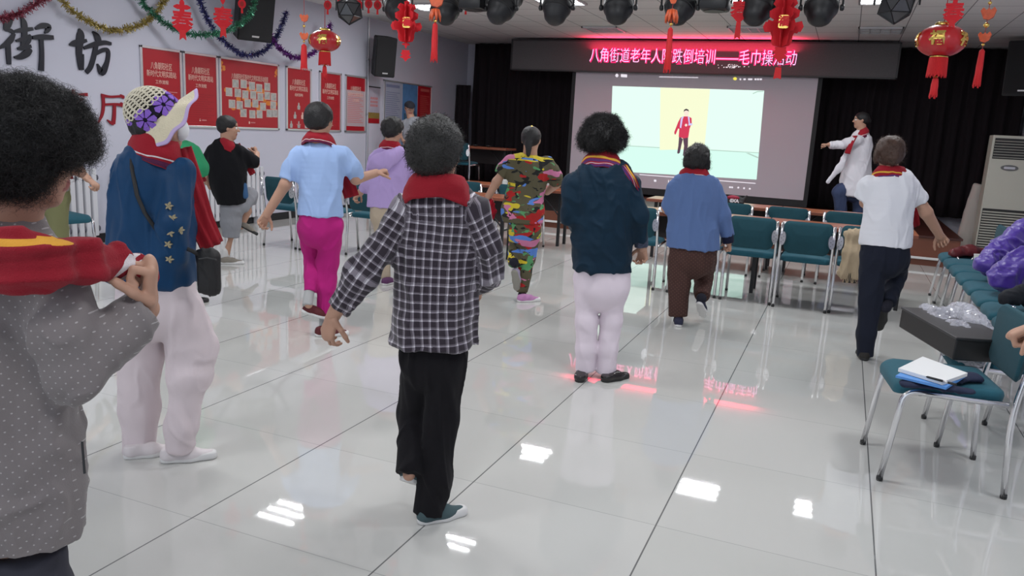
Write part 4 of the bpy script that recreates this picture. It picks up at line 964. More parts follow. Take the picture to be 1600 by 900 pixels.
# printed cap
c = atZ(1146, 321, ZT); c[1] = 9.9; c = atY(1146, 321, 9.86); c[2] = ZT
t = thing('printed_cap', 'black and red cap printed with white letters lying on the back table', 'cap', c)
prims = [Ell((0, .06, .045), (.10, .08, .065)), Ell((.0, .03, .025), (.12, .09, .03)), Cone((-.10, 0, .02), (-.16, -.03, .05), .02, .012), Cone((.10, .04, .05), (.14, .06, .115), .03, .008), Cut((0, 0, 0), (0, 0, -1))]
add_soft('crown', prims, mat('cap_black', (.012, .010, .012), .7), t, None, h=.008)
prims = [Ell((-.01, -.012, .080), (.075, .03, .028))]; add_soft('red_patch', prims, mat('cap_red', (.30, .012, .04), .7), t, None, h=.006)
bm = bmesh.new(); text_into(bm, '0XA', .055, basis((.012, -.062, .045), (1, 0, 0), (0, .25, .97), (0, -.97, .25)), .004, .003); bm_obj('lettering', bm, mat('cap_letter', (.75, .72, .75), .6), t)
prims = [Cone((-.15, -.05, .012), (-.11, -.06, .02), .016, .010), Cone((-.14, -.05, .07), (-.10, -.055, .06), .014, .01)]; add_soft('white_flash', prims, mat('cap_white', (.75, .72, .76), .6), t, None, h=.006)
# small things on the stage table
for px, lab in ((742, 'small dark dish on the stage table, left one'), (763, 'small dark dish on the stage table, right one')):
    c = atY(px, 235, 13.3); bm = bmesh.new(); lathe(bm, [(.03, 0), (.055, .03), (.05, .03), (.028, .006)], 16); tag(bm_obj('small_dish', bm, m_par, None, smooth=True, loc=(c[0], 13.3, ZS+ZT)), lab, 'dish', 'small dishes on the stage table')

# ---------------------------------------------------------------- things on the right chairs
ZQ = .499
m_navy = mat('navy_cloth', (.012, .018, .05), .85)
q = [atZ(*p_, ZQ+.01) for p_ in ((1420, 600), (1450, 580), (1520, 590), (1512, 612))]
prims = [Cone(q[0], q[3], .028, .035, n=(0, 0, 1), ka=.5), Cone(q[1], q[2], .03, .035, n=(0, 0, 1), ka=.5), Cone(q[0], q[2], .04, .04, n=(0, 0, 1), ka=.4), Cut((0, 0, ZQ), (0, 0, -1))]
cl_ = tag(add_soft('folded_garment', prims, m_navy, None, None, h=.01, fold=.006, fs=14), 'folded navy garment under the notepad on the nearest chair', 'garment')
zn = ZQ+.028
fo = sheet('blue_folder', [(1399, 590), (1478, 609), (1508, 590), (1432, 571)], 'bright blue folder under the white notepad', z=zn, t=.010, m_=mat('blue_plastic', (.10, .30, .72), .4), cat='folder')
pad = sheet('notepad', [(1403, 580.5), (1473, 602), (1511, 588), (1441, 562)], 'white notepad lying open on the blue folder on the nearest chair', z=zn+.012, t=.016, cat='notepad')
a, b = atZ(1447, 588.5, zn+.034), atZ(1494, 601, zn+.034); t = thing('pen', 'black ballpoint pen lying on the white notepad', 'pen', a); d_ = b-a
bm = bmesh.new(); tube(bm, [(0, 0, 0), (d_*.05).tolist(), (d_*.6).tolist()], [.002, .005, .0055], 8); tube(bm, [(d_*.72).tolist(), d_.tolist()], .0055, 8); bm_obj('barrel', bm, m_par, t, smooth=True)
bm = bmesh.new(); tube(bm, [(d_*.58).tolist(), (d_*.74).tolist()], .0062, 8); bm_obj('grip', bm, m_alu, t, smooth=True)
# black box
t = thing('black_box', 'long black box lying tilted across a right chair under clear plastic', 'box', (.625, 4.60, ZQ+.078), math.radians(0))
mx = basis((0, 0, 0), Vector((.34, -.94, -.02)).normalized(), Vector((.94, .34, .0)).normalized(), Vector((.0068, -.0188, 1)).normalized())
bm = bmesh.new(); box(bm, -.31, .31, -.14, .14, -.055, .055, .008, mtx=mx); bm_obj('case', bm, mat('box_black', (.020, .018, .018), .45), t)
bm = bmesh.new(); box(bm, -.313, .313, -.143, .143, .048, .062, .004, mtx=mx); bm_obj('lid', bm, mat('box_lid', (.035, .033, .035), .4), t)
# clear plastic bag
m_clear = mat('clear_plastic', (.80, .80, .90), .10, spec=.9, alpha=.42, coat=.6)
def pt(x, y, d): return at(x, y, d)
bag = [pt(1446, 486, 4.36), pt(1468, 508, 4.20), pt(1502, 500, 4.25), pt(1522, 520, 4.08), pt(1492, 530, 3.99), pt(1525, 553, 3.86)]
prims = [Cone(bag[0], bag[1], .03, .07), Cone(bag[1], bag[2], .07, .08), Cone(bag[2], bag[3], .08, .08), Cone(bag[1], bag[4], .06, .07), Cone(bag[4], bag[5], .08, .06), Cone(bag[3], bag[5], .07, .05)]
V, Q, _ = soft(prims, h=.011, smooth=1); N_ = normals(V, Q); V = V+N_*(.030*(.5-np.abs(vnoise(V+3, 16)))+.022*(.5-np.abs(vnoise(V+9, 37))))[:, None]
tag(mesh_obj('plastic_bag', V, Q, m_clear, None, smooth=False), 'crumpled clear plastic bag on top of the black box', 'bag')
# padded purple jackets, garment, bag, cup
m_purple = mat('purple_nylon', (.060, .020, .30), .38, bump=.2, bscale=40, sheen=.3)
def pile(name, pr, m_, lab, cat, h=.012, fold=.02, fs=8, group=None): return tag(add_soft(name, pr, m_, None, None, h=h, fold=fold, fs=fs, stretch=(1, 1, 1), fine=.002, ffs=40), lab, cat, group)
g = [pt(1542, 412, 6.35), pt(1570, 388, 6.5), pt(1600, 368, 6.6), pt(1640, 360, 6.6)]
pile('padded_jacket', [Cone(g[0], g[1], .09, .12), Cone(g[1], g[2], .12, .13), Cone(g[2], g[3], .13, .12)], m_purple, 'purple padded jacket on the right chairs, the rear one', 'jacket', group='purple padded jackets')
g = [pt(1566, 436, 5.75), pt(1592, 418, 5.85), pt(1630, 405, 5.9)]
pile('padded_jacket', [Cone(g[0], g[1], .10, .13), Cone(g[1], g[2], .13, .14)], m_purple, 'purple padded jacket on the right chairs, the front one', 'jacket', group='purple padded jackets')
g = [pt(1572, 466, 5.15), pt(1600, 462, 5.2), pt(1640, 460, 5.2)]
pile('dark_garment', [Cone(g[0], g[1], .05, .07), Cone(g[1], g[2], .07, .08)], mat('dark_wool', (.012, .014, .02), .9), 'dark folded garment on a right chair below the purple jackets', 'garment')
g = [pt(1490, 397, 7.8), pt(1515, 395, 7.85), pt(1540, 399, 7.9)]
t = thing('red_handbag', 'dark red handbag lying on the farthest right chair', 'handbag', g[1]); zz_ = Cut((0, 0, ZQ), (0, 0, -1))
add_soft('pouch', [Cone(g[0], g[1], .05, .08, n=FH, ka=1.2), Cone(g[1], g[2], .08, .05, n=FH, ka=1.2), zz_], mat('red_leather', (.11, .008, .012), .4), t, g[1], h=.01, fold=.01)
bm = bmesh.new(); c0, c1 = pt(1496, 402, 7.65), pt(1521, 402, 7.65); tube(bm, bend([(c0-g[1]).tolist(), (c0-g[1]+np.array([.02, -.05, -.03])).tolist(), (c1-g[1]+np.array([-.02, -.05, -.03])).tolist(), (c1-g[1]).tolist()], .05, 4), .007, 8); bm_obj('handle', bm, m_alu, t, smooth=True)
c = atZ(1527, 415, ZQ); c[2] = ZQ; cup(1527, 415, ZQ+.002, .10, .042, 'white plastic cup standing on a right chair beside the purple jacket')
# beige scarf hanging over a chair back
m_beige = mat('beige_knit', (.42, .33, .22), .9, bump=.3, bscale=120)
g = [atY(1329, 366, 7.60), atY(1325, 395, 7.56), atY(1320, 426, 7.57), atY(1345, 368, 7.60), atY(1343, 398, 7.56), atY(1340, 427, 7.57)]
t = thing('beige_scarf', 'beige knitted scarf hanging over a chair back beside the dark trousers', 'scarf', g[0])
add_soft('cloth', [Cone(g[0], g[1], .05, .045, n=(0, 1, 0), ka=.35), Cone(g[1], g[2], .045, .06, n=(0, 1, 0), ka=.3), Cone(g[3], g[4], .05, .045, n=(0, 1, 0), ka=.35), Cone(g[4], g[5], .045, .06, n=(0, 1, 0), ka=.3), Cone(g[0], g[3], .04, .04)], m_beige, t, g[0], h=.008, fold=.014, fs=22, stretch=(1, 1, .08))
bm = bmesh.new()
for i in range(16):
    c = g[2]+(g[5]-g[2])*(i/15.)-g[0]; tube(bm, [c.tolist(), (c+np.array([.004*((i % 3)-1), 0, -.09])).tolist()], .006, 5, mi=i % 2)
bm_obj('fringe', bm, [m_beige, m_par], t)
# ================================================================ PEOPLE: builders
class Grp:
    """limbs blended together, then trimmed by planes, before joining the rest"""
    def __init__(s, prims, cuts=(), blend=.02, op='u'):
        s.pr = prims; s.cuts = list(cuts); s.blend = blend; s.op = op
        s.lo = np.min([p.lo for p in prims], 0); s.hi = np.max([p.hi for p in prims], 0)
    def ev(s, P, uv=False):
        if uv:
            best = None
            for p in s.pr:
                r = p.ev(P, True)
                if best is None: best = [x.copy() for x in r]
                else:
                    w = r[0] < best[0]
                    for a, b in zip(best, r): a[w] = b[w]
            return best
        f = None
        for p in s.pr:
            d = p.ev(P)
            if f is None: f = d; continue
            k = max(p.blend, 1e-4); t = np.maximum(k-np.abs(d-f), 0)/k; f = np.minimum(d, f)-t*t*k*.25
        for c in s.cuts: f = np.maximum(f, (P-c.p)@c.n)
        return f
DIRS = {'L': -RH, 'R': RH, 'F': FH, 'B': -FH, 'D': np.array([0, 0, -1.]), 'U': np.array([0, 0, 1.])}
def vdir(s):
    if not isinstance(s, str): return np.asarray(s, float)
    v = sum(DIRS[c] for c in s); return v/np.linalg.norm(v)
UP = np.array([0, 0, 1.])
m_skin = mat('skin', (.50, .285, .20), .5, spec=.35, var=.10, vscale=14); m_lip = mat('lips', (.36, .11, .095), .45); m_brow = mat('brow', (.02, .016, .014), .8)
m_eyew = mat('eye_white', (.75, .72, .70), .25); m_iris = mat('iris', (.02, .012, .01), .2)
m_hair = mat('black_hair', (.009, .008, .0085), .48, spec=.45, bump=.5, bscale=160); m_hairg = mat('greying_hair', (.012, .011, .010), .55, bump=.6, bscale=150, var=.6, vscale=18)
m_hairb = mat('brown_hair', (.055, .024, .014), .45, bump=.5, bscale=160, var=.3, vscale=14)
def cloth(name, col, **k):
    a = dict(rough=.88, spec=.18, bump=.12, bscale=350, sheen=.03); a.update(k); return mat(name, col, **a)
def towel_mat(name, bands, col=(.33, .006, .018)):
    m = mat(name, col, .95, bump=.35, bscale=320, sheen=.05); k = NT(m); u = k.n('ShaderNodeUVMap'); x = k.n('ShaderNodeSeparateXYZ'); k.link(u.outputs[0], x.inputs[0]); c = None
    for lo, hi, cc in bands: c = k.mix(k.band(x.outputs[1], lo, hi), c if c is not None else col, cc)
    if c is not None: k.base(c)
    return m
T_WHITE = towel_mat('towel_white_line', [(.66, .72, (.75, .70, .72)), (.80, .97, (.10, .012, .06))])
T_YELLOW = towel_mat('towel_yellow_line', [(.40, .52, (.75, .42, .05)), (.56, .70, (.12, .03, .14)), (.76, .80, (.6, .45, .5)), (.84, .97, (.10, .03, .16))])
T_RIM = towel_mat('towel_yellow_rim', [(.55, .66, (.75, .42, .05)), (.84, .97, (.10, .03, .16))])
T_PLAIN = towel_mat('towel_plain', [])
class Person:
    cur = None; sock = None
    def __init__(s, label, d, base, name='person', z=0.):
        if Person.cur: Person.cur.finish()
        Person.cur = s; s.legs = []; s.d = d; g = atZ(*base, z) if z is not None else at(*base, d); s.o = np.array([g[0], g[1], z or 0.]); s.k = mpp(at(base[0], 300, d))
        s.root = thing(name, label, 'person', s.o, 0); s.body = []; s.hands = []; s.arms = []; s.z = z or 0.
    def pt(s, u, v, dd=0.): return at(u, v, s.d+dd)
    def chain(s, pts, blend=.025, cut=None, k=1., n=None, cut0=False, scale=1., u0=0.):
        """pts (u, v, r px, dd[, k])"""
        if len(pts[0]) > 4 and len(pts) > 2:              # torso sections: smooth profile between the given ones
            A = np.array([list(q) for q in pts], float); A = np.vstack([2*A[0]-A[1], A, 2*A[-1]-A[-2]]); o_ = []
            for i in range(1, len(A)-2):
                for t in (0, .25, .5, .75): o_.append(.5*((2*A[i])+(A[i+1]-A[i-1])*t+(2*A[i-1]-5*A[i]+4*A[i+1]-A[i+2])*t*t+(3*A[i]-A[i-1]-3*A[i+1]+A[i+2])*t**3))
            pts = [tuple(x) for x in o_]+[tuple(pts[-1])]; blend = .004
        P = [s.pt(q[0], q[1], q[3] if len(q) > 3 else 0) for q in pts]; R = [q[2]*s.k*scale for q in pts]; K = [q[4] if len(q) > 4 else k for q in pts]; pr = []; a = u0
        for i in range(len(P)-1):
            pr.append(Cone(P[i], P[i+1], R[i], R[i+1], n=FH if n is None else n, ka=K[i], kb=K[i+1], blend=blend, u0=a, flat=(0 if len(pts[0]) < 5 else (2 if i < len(P)-2 else 1)))); a += np.linalg.norm(P[i+1]-P[i])
        cuts = []
        if cut: t = P[-1]-P[-2]; cuts.append(Cut(P[-1], t if cut is True else vdir(cut)))
        if cut0: cuts.append(Cut(P[0], P[0]-P[1]))
        return Grp(pr, cuts, max(blend, .02))
    def part(s, name, prims, mats, **k):
        if name in ('trousers', 'shorts', 'jeans'): 
            s.legs += [g for g in prims if g.cuts]
            for g in s.legs: g.blend = .009
        h = k.pop('h', None) or max(.007, min(.012, s.k*1.7)); return add_soft(name, prims, mats, s.root, s.o, h=h, **k)
    # ---- head
    def head(s, u, v, yaw, pitch=0., size=.113, dd=0., neck=None, roll=0.):
        c = s.pt(u, v, dd); y = math.radians(yaw); f = FH*math.cos(y)+RH*math.sin(y); p = math.radians(pitch); f2 = f*math.cos(p)-UP*math.sin(p); up = UP*math.cos(p)+f*math.sin(p); r = np.cross(f2, up)
        q = math.radians(roll); r, up = r*math.cos(q)+up*math.sin(q), up*math.cos(q)-r*math.sin(q)
        s.hc, s.hr, s.hf, s.hu, s.hs = c, r, f2, up, size; s.hax = np.array([r, f2, up])
        L = s.hl; E = s.hell; S = size
        s.body += [E((0, -.08, .28), (.68, .84, .71), .02), E((0, .16, -.42), (.52, .58, .54), .04), Cone(L(0, .74, .10), L(0, .90, -.16), .06*S, .12*S, blend=.012), E((0, .50, -.80), (.24, .20, .18), .02),
                   E((-.68, -.06, -.02), (.07, .17, .26), .008), E((.68, -.06, -.02), (.07, .17, .26), .008), E((.32, .42, -.16), (.22, .22, .22), .02), E((-.32, .42, -.16), (.22, .22, .22), .02),
                   E((0, .68, -.44), (.22, .10, .05), .008), E((0, .66, -.53), (.19, .10, .05), .008), E((.13, .83, -.16), (.08, .07, .06), .008), E((-.13, .83, -.16), (.08, .07, .06), .008)]
        for sx in (-1, 1): e = E((sx*.31, .80, .06), (.17, .12, .10), .01); e.op = 's'; s.body.append(e)
        nb = s.pt(*neck) if neck is not None else L(0, -.3, -1.5); s.body.append(Cone(L(0, -.16, -.45), nb, .50*S, .58*S, blend=.02))
    def hl(s, x, y, z): return s.hc+(s.hr*x+s.hf*y+s.hu*z)*s.hs
    def hell(s, c, r, blend=.02): return Ell(s.hl(*c), np.array(r)*s.hs, s.hax, blend)
    # ---- hand
    def hand(s, w, tgt, palm='F', thumb='F', curl=(70, 85, 50), sc=1., spread=1., thumb_in=.5):
        W = s.pt(*w); T = s.pt(*tgt); d = T-W; d /= np.linalg.norm(d); n = vdir(palm); n = n-d*(n@d); n /= np.linalg.norm(n); sd = np.cross(d, n)
        if sd@vdir(thumb) < 0: sd = -sd
        sc *= .94; pr = []; B = .006
        pr.append(Cone(W-d*.03*sc, W+d*.015*sc, .024*sc, .026*sc, n=n, ka=.72, blend=.012)); pr.append(Cone(W+d*.01*sc, W+d*.075*sc, .030*sc, .036*sc, n=n, ka=.50, blend=.012))
        for i, (o, L, k0) in enumerate(((.034, .068, .082), (.0115, .076, .088), (-.011, .071, .084), (-.031, .056, .074))):
            b = W+d*k0*sc+sd*o*sc*spread; pr.append(Cone(W+d*.02*sc+sd*o*.6*sc, b, .011*sc, .0105*sc, blend=.008)); a = 0; p = b
            for j, (fr, rr) in enumerate(((.46, .0092), (.30, .0083), (.24, .0074))):
                a += math.radians(curl[j]*(1+.06*(i-1))); e = d*math.cos(a)+n*math.sin(a)+sd*o*.6*spread*(1-j*.3); e /= np.linalg.norm(e); q = p+e*L*fr*sc
                pr.append(Cone(p, q, rr*sc, rr*.92*sc, blend=.0025)); p = q
        b = W+d*.018*sc+sd*.026*sc; e = d*.55+sd*(.75-.35*thumb_in)+n*(.2+.5*thumb_in)
        for L, r0, r1 in ((.042, .0135, .0105), (.032, .0105, .0095), (.025, .0095, .008)):
            e /= np.linalg.norm(e); q = b+e*L*sc; pr.append(Cone(b, q, r0*sc, r1*sc, blend=.006)); b = q; e = e+n*.55*thumb_in-sd*.45*thumb_in+d*.25
        s.hands.append(pr)
    def arm(s, pts): q0 = list(pts[0]); q0[2] *= .62; pts = [tuple(q0)]+list(pts[1:]); g = s.chain(pts, .02); s.arms.append(g); s.body.append(g)
    # ---- joined body surface
    def finish(s, hh=None, skin=None):
        if getattr(s, 'done', False): return
        s.done = True
        if s.legs:                                       # bare legs follow the trouser legs, then go on below the cuffs
            old = [g for g in s.body if isinstance(g, Grp) and min(c.b[2] for c in g.pr)-s.z < .62 and g.pr[0].a[2]-s.z < 1.1 and g.pr[0].flat == 0 and len(g.pr) >= 2 and g not in s.arms]
            for g, o in zip(s.legs, old):
                ct = g.cuts[0]; new = [Cone(c.a, c.b, c.ra*.55, c.rb*.55, blend=.02) for c in g.pr]; rest = [c for c in o.pr if (c.b-ct.p)@ct.n > 0]; last = new[-1]; last.rb = min(last.rb, .024); p0, r0 = last.b, last.rb
                for c in rest: new.append(Cone(p0, c.b, min(r0, c.ra), c.rb, blend=.02)); p0, r0 = c.b, c.rb
                s.body.remove(o); s.body.append(Grp(new))
                if s.sock and rest: add_soft('sock', [Cone(c.a, c.b, c.ra*1.12+.006, c.rb*1.12+.006, blend=.02) for c in new[len(g.pr)-1:]][1:], s.sock, s.root, s.o, h=max(.006, s.k*1.2))
        for g in s.body:
            if isinstance(g, Grp) and g.pr[0].flat:
                for c in g.pr: c.flat = 2; c.ra *= .86; c.rb *= .86
        h = max(.0065, min(.010, s.k*1.5)); V, Q, _ = soft(s.body, h=h, smooth=1); off = len(V); Vs, Qs = [V], [Q]; n0 = len(Q)
        for pr in s.hands:
            v, q, _ = soft(pr, h=hh or (.0036 if s.d < 3.4 else .0045), smooth=1, ); Vs.append(v); Qs.append(q+off); off += len(v)
        V = np.concatenate(Vs); Q = np.concatenate(Qs); mi = np.zeros(len(Q), int); C = V[Q].mean(1); q = (C-s.hc)/s.hs; x, y, z = q@s.hr, q@s.hf, q@s.hu
        lip = (np.abs(x) < .24) & (y > .55) & (z < -.37) & (z > -.59); brow = (np.abs(np.abs(x)-.31) < .19) & (y > .5) & (np.abs(z-.20-.05*np.cos((np.abs(x)-.3)*6)) < .045); lip[n0:] = False; brow[n0:] = False
        mi[lip] = 1; mi[brow] = 2
        b = mesh_obj('body', V, Q, [skin or m_skin, m_lip, m_brow], s.root, midx=mi, origin=s.o)
        for sx in (-1, 1):
            bm = bmesh.new(); c = s.hl(sx*.31, .655, .055)-s.o; mx = basis(c, s.hr, s.hu, s.hf); bmesh.ops.create_uvsphere(bm, u_segments=14, v_segments=10, radius=.115*s.hs)
            for f in bm.faces: f.material_index = 1 if f.calc_center_median().z > .085*s.hs else 0
            bmesh.ops.transform(bm, matrix=mx, verts=bm.verts); bm_obj('eye', bm, [m_eyew, m_iris], s.root, smooth=True)
        return b
    # ---- hair: ellipsoids in head units, face kept clear
    def hair(s, blobs, m_, fine=.004, ffs=45, nstr=0, length=.03, curl=1.2, rad=.0012, face=((0, .92, -.35), (.66, .66, .80)), fold=.0, droop=.2, extra=(), seed=1, h=None, spread=.5, steps=7, cw=.22):
        pr = [s.hell(c, r, .03) for c, r in blobs]+list(extra)
        if face: e = s.hell(*face, .02); e.op = 's'; pr.append(e)
        V, Q, _ = soft(pr, h=h or max(.006, s.k*1.5), smooth=2, fine=fine, ffs=ffs, fold=fold, fs=14, stretch=(1, 1, 1), seed=seed)
        if nstr:
            N = normals(V, Q); v, f = strands(V-N*.004, N, nstr, length, rad, curl, seed, droop, spread=spread, steps=steps, cw=cw); Q = np.concatenate([Q, f+len(V)]); V = np.concatenate([V, v])
        return mesh_obj('hair', V, Q, m_, s.root, origin=s.o)
    # ---- towel round the neck: a sloped band, open in front, plus hanging ends
    def towel(s, u, v, wt, wb, ht, m_, dd=0., depth=.74, lean=0., front=.05, ends=(), open_=40, yaw=0., name='towel', thick=.010, puff=.012):
        c = s.pt(u, v, dd); k = s.k; V, Fc, uv = [], [], []; n = 44; rows = 9
        y = math.radians(yaw); fr = FH*math.cos(y)+RH*math.sin(y); sr = np.cross(fr, UP)
        for lay in (0, 1):
            for i in range(n+1):
                th = math.radians(-180+open_+(360-2*open_)*i/n)
                for j in range(rows):
                    t = j/(rows-1); w = (wt+(wb-wt)*t**.8)*k; o = puff*math.sin(math.pi*min(1, t*1.15))-(thick if lay else 0)
                    p = c+(sr*math.sin(th)*(w+o)-fr*math.cos(th)*(w*depth+o))+UP*((.5-t)*ht*k-front*(1-math.cos(th))/2*(.6+.8*t)-.055*wb*k*abs(math.sin(th))*t)+UP*lean*math.sin(th)*w
                    V.append(p); uv.append((th*w, t))
        V = np.array(V); V += (.007*np.stack([vnoise(V*np.array([1, 1, 2.2])+i*5, 15) for i in range(3)], 1)+.003*np.stack([vnoise(V+i*5, 40) for i in range(3)], 1)); W_ = (n+1)*rows
        for i in range(n):
            for j in range(rows-1):
                a = i*rows+j; q = (a, a+1, a+rows+1, a+rows); Fc.append(q); Fc.append(tuple(W_+x for x in q[::-1]))
            for j in (0, rows-1): a = i*rows+j; q = (a, a+rows, W_+a+rows, W_+a); Fc.append(q if j == 0 else q[::-1])
        for i in (0, n):
            for j in range(rows-1): a = i*rows+j; q = (a, W_+a, W_+a+1, a+1); Fc.append(q if i == 0 else q[::-1])
        tw = mesh_obj(name, V, Fc, m_, s.root, uv=np.array(uv), origin=s.o)
        for e in ends:                                   # (points (u,v,dd), width px, facing)
            stripe = (0, 1) if len(e) > 3 else (.1, 0); P = np.array([s.pt(*q) for q in e[0]]); wid = e[1]*k; fc = vdir(e[2] if len(e) > 2 else 'B'); m0 = 10; tt = np.linspace(0, len(P)-1, 14); C_ = np.stack([np.interp(tt, range(len(P)), P[:, a]) for a in range(3)], 1); C_ = np.vstack([C_[:1], (C_[:-2]+C_[1:-1]*2+C_[2:])/4, C_[-1:]])
            T_ = np.gradient(C_, axis=0); T_ /= np.linalg.norm(T_, axis=1)[:, None]; Sd = np.cross(T_, fc); Sd /= np.linalg.norm(Sd, axis=1)[:, None]; b0 = 0; V, Fc, uv = [], [], []
            for lay in (0, 1):
                for i in range(14):
                    for j in range(m0):
                        x = j/(m0-1)-.5; r_ = .010*math.sin(j*1.9+i*.25); V.append(C_[i]+Sd[i]*x*wid+fc*(r_+(.006 if lay == 0 else -.006)-.02*(2*x)**2)); uv.append((i*.03, stripe[0]+stripe[1]*(.5+x)))
            for i in range(13):
                for j in range(m0-1):
                    a = b0+i*m0+j; q = (a, a+1, a+m0+1, a+m0); Fc.append(q); Fc.append(tuple(14*m0+x for x in q[::-1]))
                for j in (0, m0-1): a = b0+i*m0+j; q = (a, a+m0, 14*m0+a+m0, 14*m0+a); Fc.append(q)
            for i in (0, 13):
                for j in range(m0-1): a = b0+i*m0+j; Fc.append((a, a+1, 14*m0+a+1, 14*m0+a))
            mesh_obj('towel_end', V, Fc, m_, s.root, uv=np.array(uv), origin=s.o)
        return tw
    # ---- shoe: heel point on the ground (or lifted), heading, pitch (toe down +)
    def shoe(s, heel, yaw, m_up, m_sole, pitch=0., L=.235, z=None, dd=0., roll=0., wide=1., low=False, laces=None, sole_h=.022, name='shoe'):
        c = (atZ(*heel, s.z) if z is None else s.pt(*heel, dd)); y = math.radians(yaw); p = math.radians(pitch); f = FH*math.cos(y)+RH*math.sin(y); f2 = f*math.cos(p)-UP*math.sin(p); up = UP*math.cos(p)+f*math.sin(p); r = np.cross(f2, up)
        if z is None and pitch > 0: c = c+UP*(L*.75*math.sin(p))
        X = lambda a, b, h_: c+f2*a*L+r*b*L+up*h_*L
        top = .20 if low else .27
        up_pr = [Grp([Cone(X(.13, 0, .13), X(.16, 0, top), .135*L*wide, .115*L*wide, blend=.01), Cone(X(.13, 0, .10), X(.5, .02, .10), .135*L*wide, .15*L*wide, blend=.02), Cone(X(.5, .02, .10), X(.82, .0, .065), .15*L*wide, .13*L*wide, n=up, ka=.9, kb=.75, blend=.02), Cone(X(.16, 0, top-.05), X(.45, .01, .14), .11*L*wide, .10*L*wide, blend=.03)], [Cut(X(0, 0, .05), -up), Cut(X(.1, 0, top), up*.9+f2*-.15)])]
        o = s.part(name, up_pr, m_up, h=max(.005, s.k*1.1), smooth=2)
        sp_ = [Grp([Cone(X(.11, 0, .045), X(.5, .02, .045), .14*L*wide, .155*L*wide, blend=.01), Cone(X(.5, .02, .045), X(.84, 0, .05), .155*L*wide, .145*L*wide, blend=.02)], [Cut(X(0, 0, 0), -up), Cut(X(0, 0, sole_h/L*1.15+.03), up)])]
        add_soft('sole', sp_, m_sole, o, s.o, h=max(.005, s.k*1.0), smooth=1)
        if laces:
            bm = bmesh.new()
            for i in range(4): a = .38+.08*i; tube(bm, [(X(a, -.08, .20-.25*(a-.38))-s.o).tolist(), (X(a+.02, 0, .265-.30*(a-.38))-s.o).tolist(), (X(a, .10, .20-.25*(a-.38))-s.o).tolist()], .0035, 5)
            bm_obj('laces', bm, laces, o)
        return o
m_dsock = cloth('dark_sock', (.02, .02, .03)); m_wsock = cloth('pale_sock', (.62, .61, .60))
SOLE_W = mat('white_sole', (.72, .71, .70), .5); SOLE_D = mat('dark_sole', (.02, .02, .02), .6)
# ================================================================ PEOPLE
# ---- woman in the plaid shirt
m_plaid = mat('plaid_flannel', (.05, .04, .05), .9, bump=.2, bscale=300, sheen=.2); k = NT(m_plaid); u_ = k.n('ShaderNodeUVMap'); x_ = k.n('ShaderNodeSeparateXYZ'); k.link(u_.outputs[0], x_.inputs[0])
def _st(v): 
    a = k.line(v, 0., .031, .0056); b = k.math('MULTIPLY', k.line(v, .0055, .031, .0035), .45); return k.math('MAXIMUM', a, b)
sa, sb = _st(x_.outputs[0]), _st(x_.outputs[1]); tot = k.math('MULTIPLY', k.math('ADD', sa, sb), .5)
r_ = k.n('ShaderNodeValToRGB'); k.link(tot, r_.inputs[0]); e_ = r_.color_ramp.elements; e_[0].color = (.030, .021, .032, 1); e_[1].color = (.72, .69, .74, 1); q_ = e_.new(.5); q_.color = (.25, .22, .26, 1); k.base(r_.outputs[0])
p = Person('person in black and white plaid shirt and black trousers, mid-step in the foreground', 2.83, (664, 812)); p.sock = m_wsock
p.head(683, 237, 20, neck=(683, 300, .02))
p.body += [p.chain([(684, 318, 45, .02, .6), (678, 400, 55, .02, .6), (676, 540, 55, .02, .7)], .04), p.chain([(694, 560, 28), (690, 660, 20), (672, 800, 13)]), p.chain([(655, 560, 27), (648, 650, 19, .05), (640, 725, 12, -.02)])]
p.arm([(622, 335, 17), (570, 418, 15, -.03), (521, 494, 11, .0)]); p.arm([(746, 335, 17), (770, 420, 15, .05), (748, 452, 11, .24)])
p.hand((520, 492), (511, 522, .0), palm='RF', thumb='R', curl=(35, 50, 35)); p.hand((746, 450, .25), (715, 455, .33), palm='D', thumb='U')
sh = [p.chain([(684, 281, 34, .01, .75), (684, 297, 46, .02, .68), (684, 320, 60, .02, .6), (684, 345, 66, .02, .60), (679, 400, 67, .02, .66), (677, 470, 70, .02, .75), (678, 520, 71, .02, .82), (682, 570, 68, .02, .85)], .03),
      p.chain([(628, 338, 27, .01), (598, 385, 24, -.02), (566, 426, 22, -.03), (528, 482, 17, 0)], .03, cut=True), p.chain([(740, 338, 26, .01), (762, 385, 25, .02), (768, 424, 22, .06), (748, 450, 17, .24)], .03, cut=True, u0=.02)]
g_ = Grp(sh[0].pr, [Cut(p.pt(684, 553, -.12), -UP+RH*.03)], .03); sh[0] = g_
p.part('shirt', sh, m_plaid, h=.0075, fold=.015, fs=9, uv=True, smooth=2, stretch=(1, 1, .4))
m_blk = cloth('black_trousers', (.010, .009, .011))
p.part('trousers', [p.chain([(677, 520, 52, .02, .8), (676, 565, 53, .02, .8)], .03), p.chain([(696, 560, 34, .01), (690, 655, 29, .02), (680, 740, 27.5, .0), (671, 802, 27, -.0)], .03, cut=True), p.chain([(655, 565, 32, .02), (648, 650, 27, .10), (639, 742, 26, -.05)], .03, cut=True)], m_blk, fold=.010, fs=9, stretch=(1, 1, .3))
m_gs = cloth('grey_green_canvas', (.075, .115, .125)); 
p.shoe((654, 818), 58, m_gs, SOLE_W, L=.215, laces=None); p.shoe((633, 752), 15, m_gs, SOLE_W, pitch=30, z=1, dd=-.06, L=.22)
p.hair([((0, -.16, .30), (.84, .98, .84)), ((0, -.36, -.08), (.80, .74, .72))], m_hairg, fine=.004, ffs=22, nstr=1800, length=.020, curl=.6, seed=3)
p.towel(684, 285, 40, 54, 36, T_PLAIN, depth=.76, puff=.008, front=.08, ends=[([(655, 300, .18), (650, 380, .20)], 40)], open_=30)

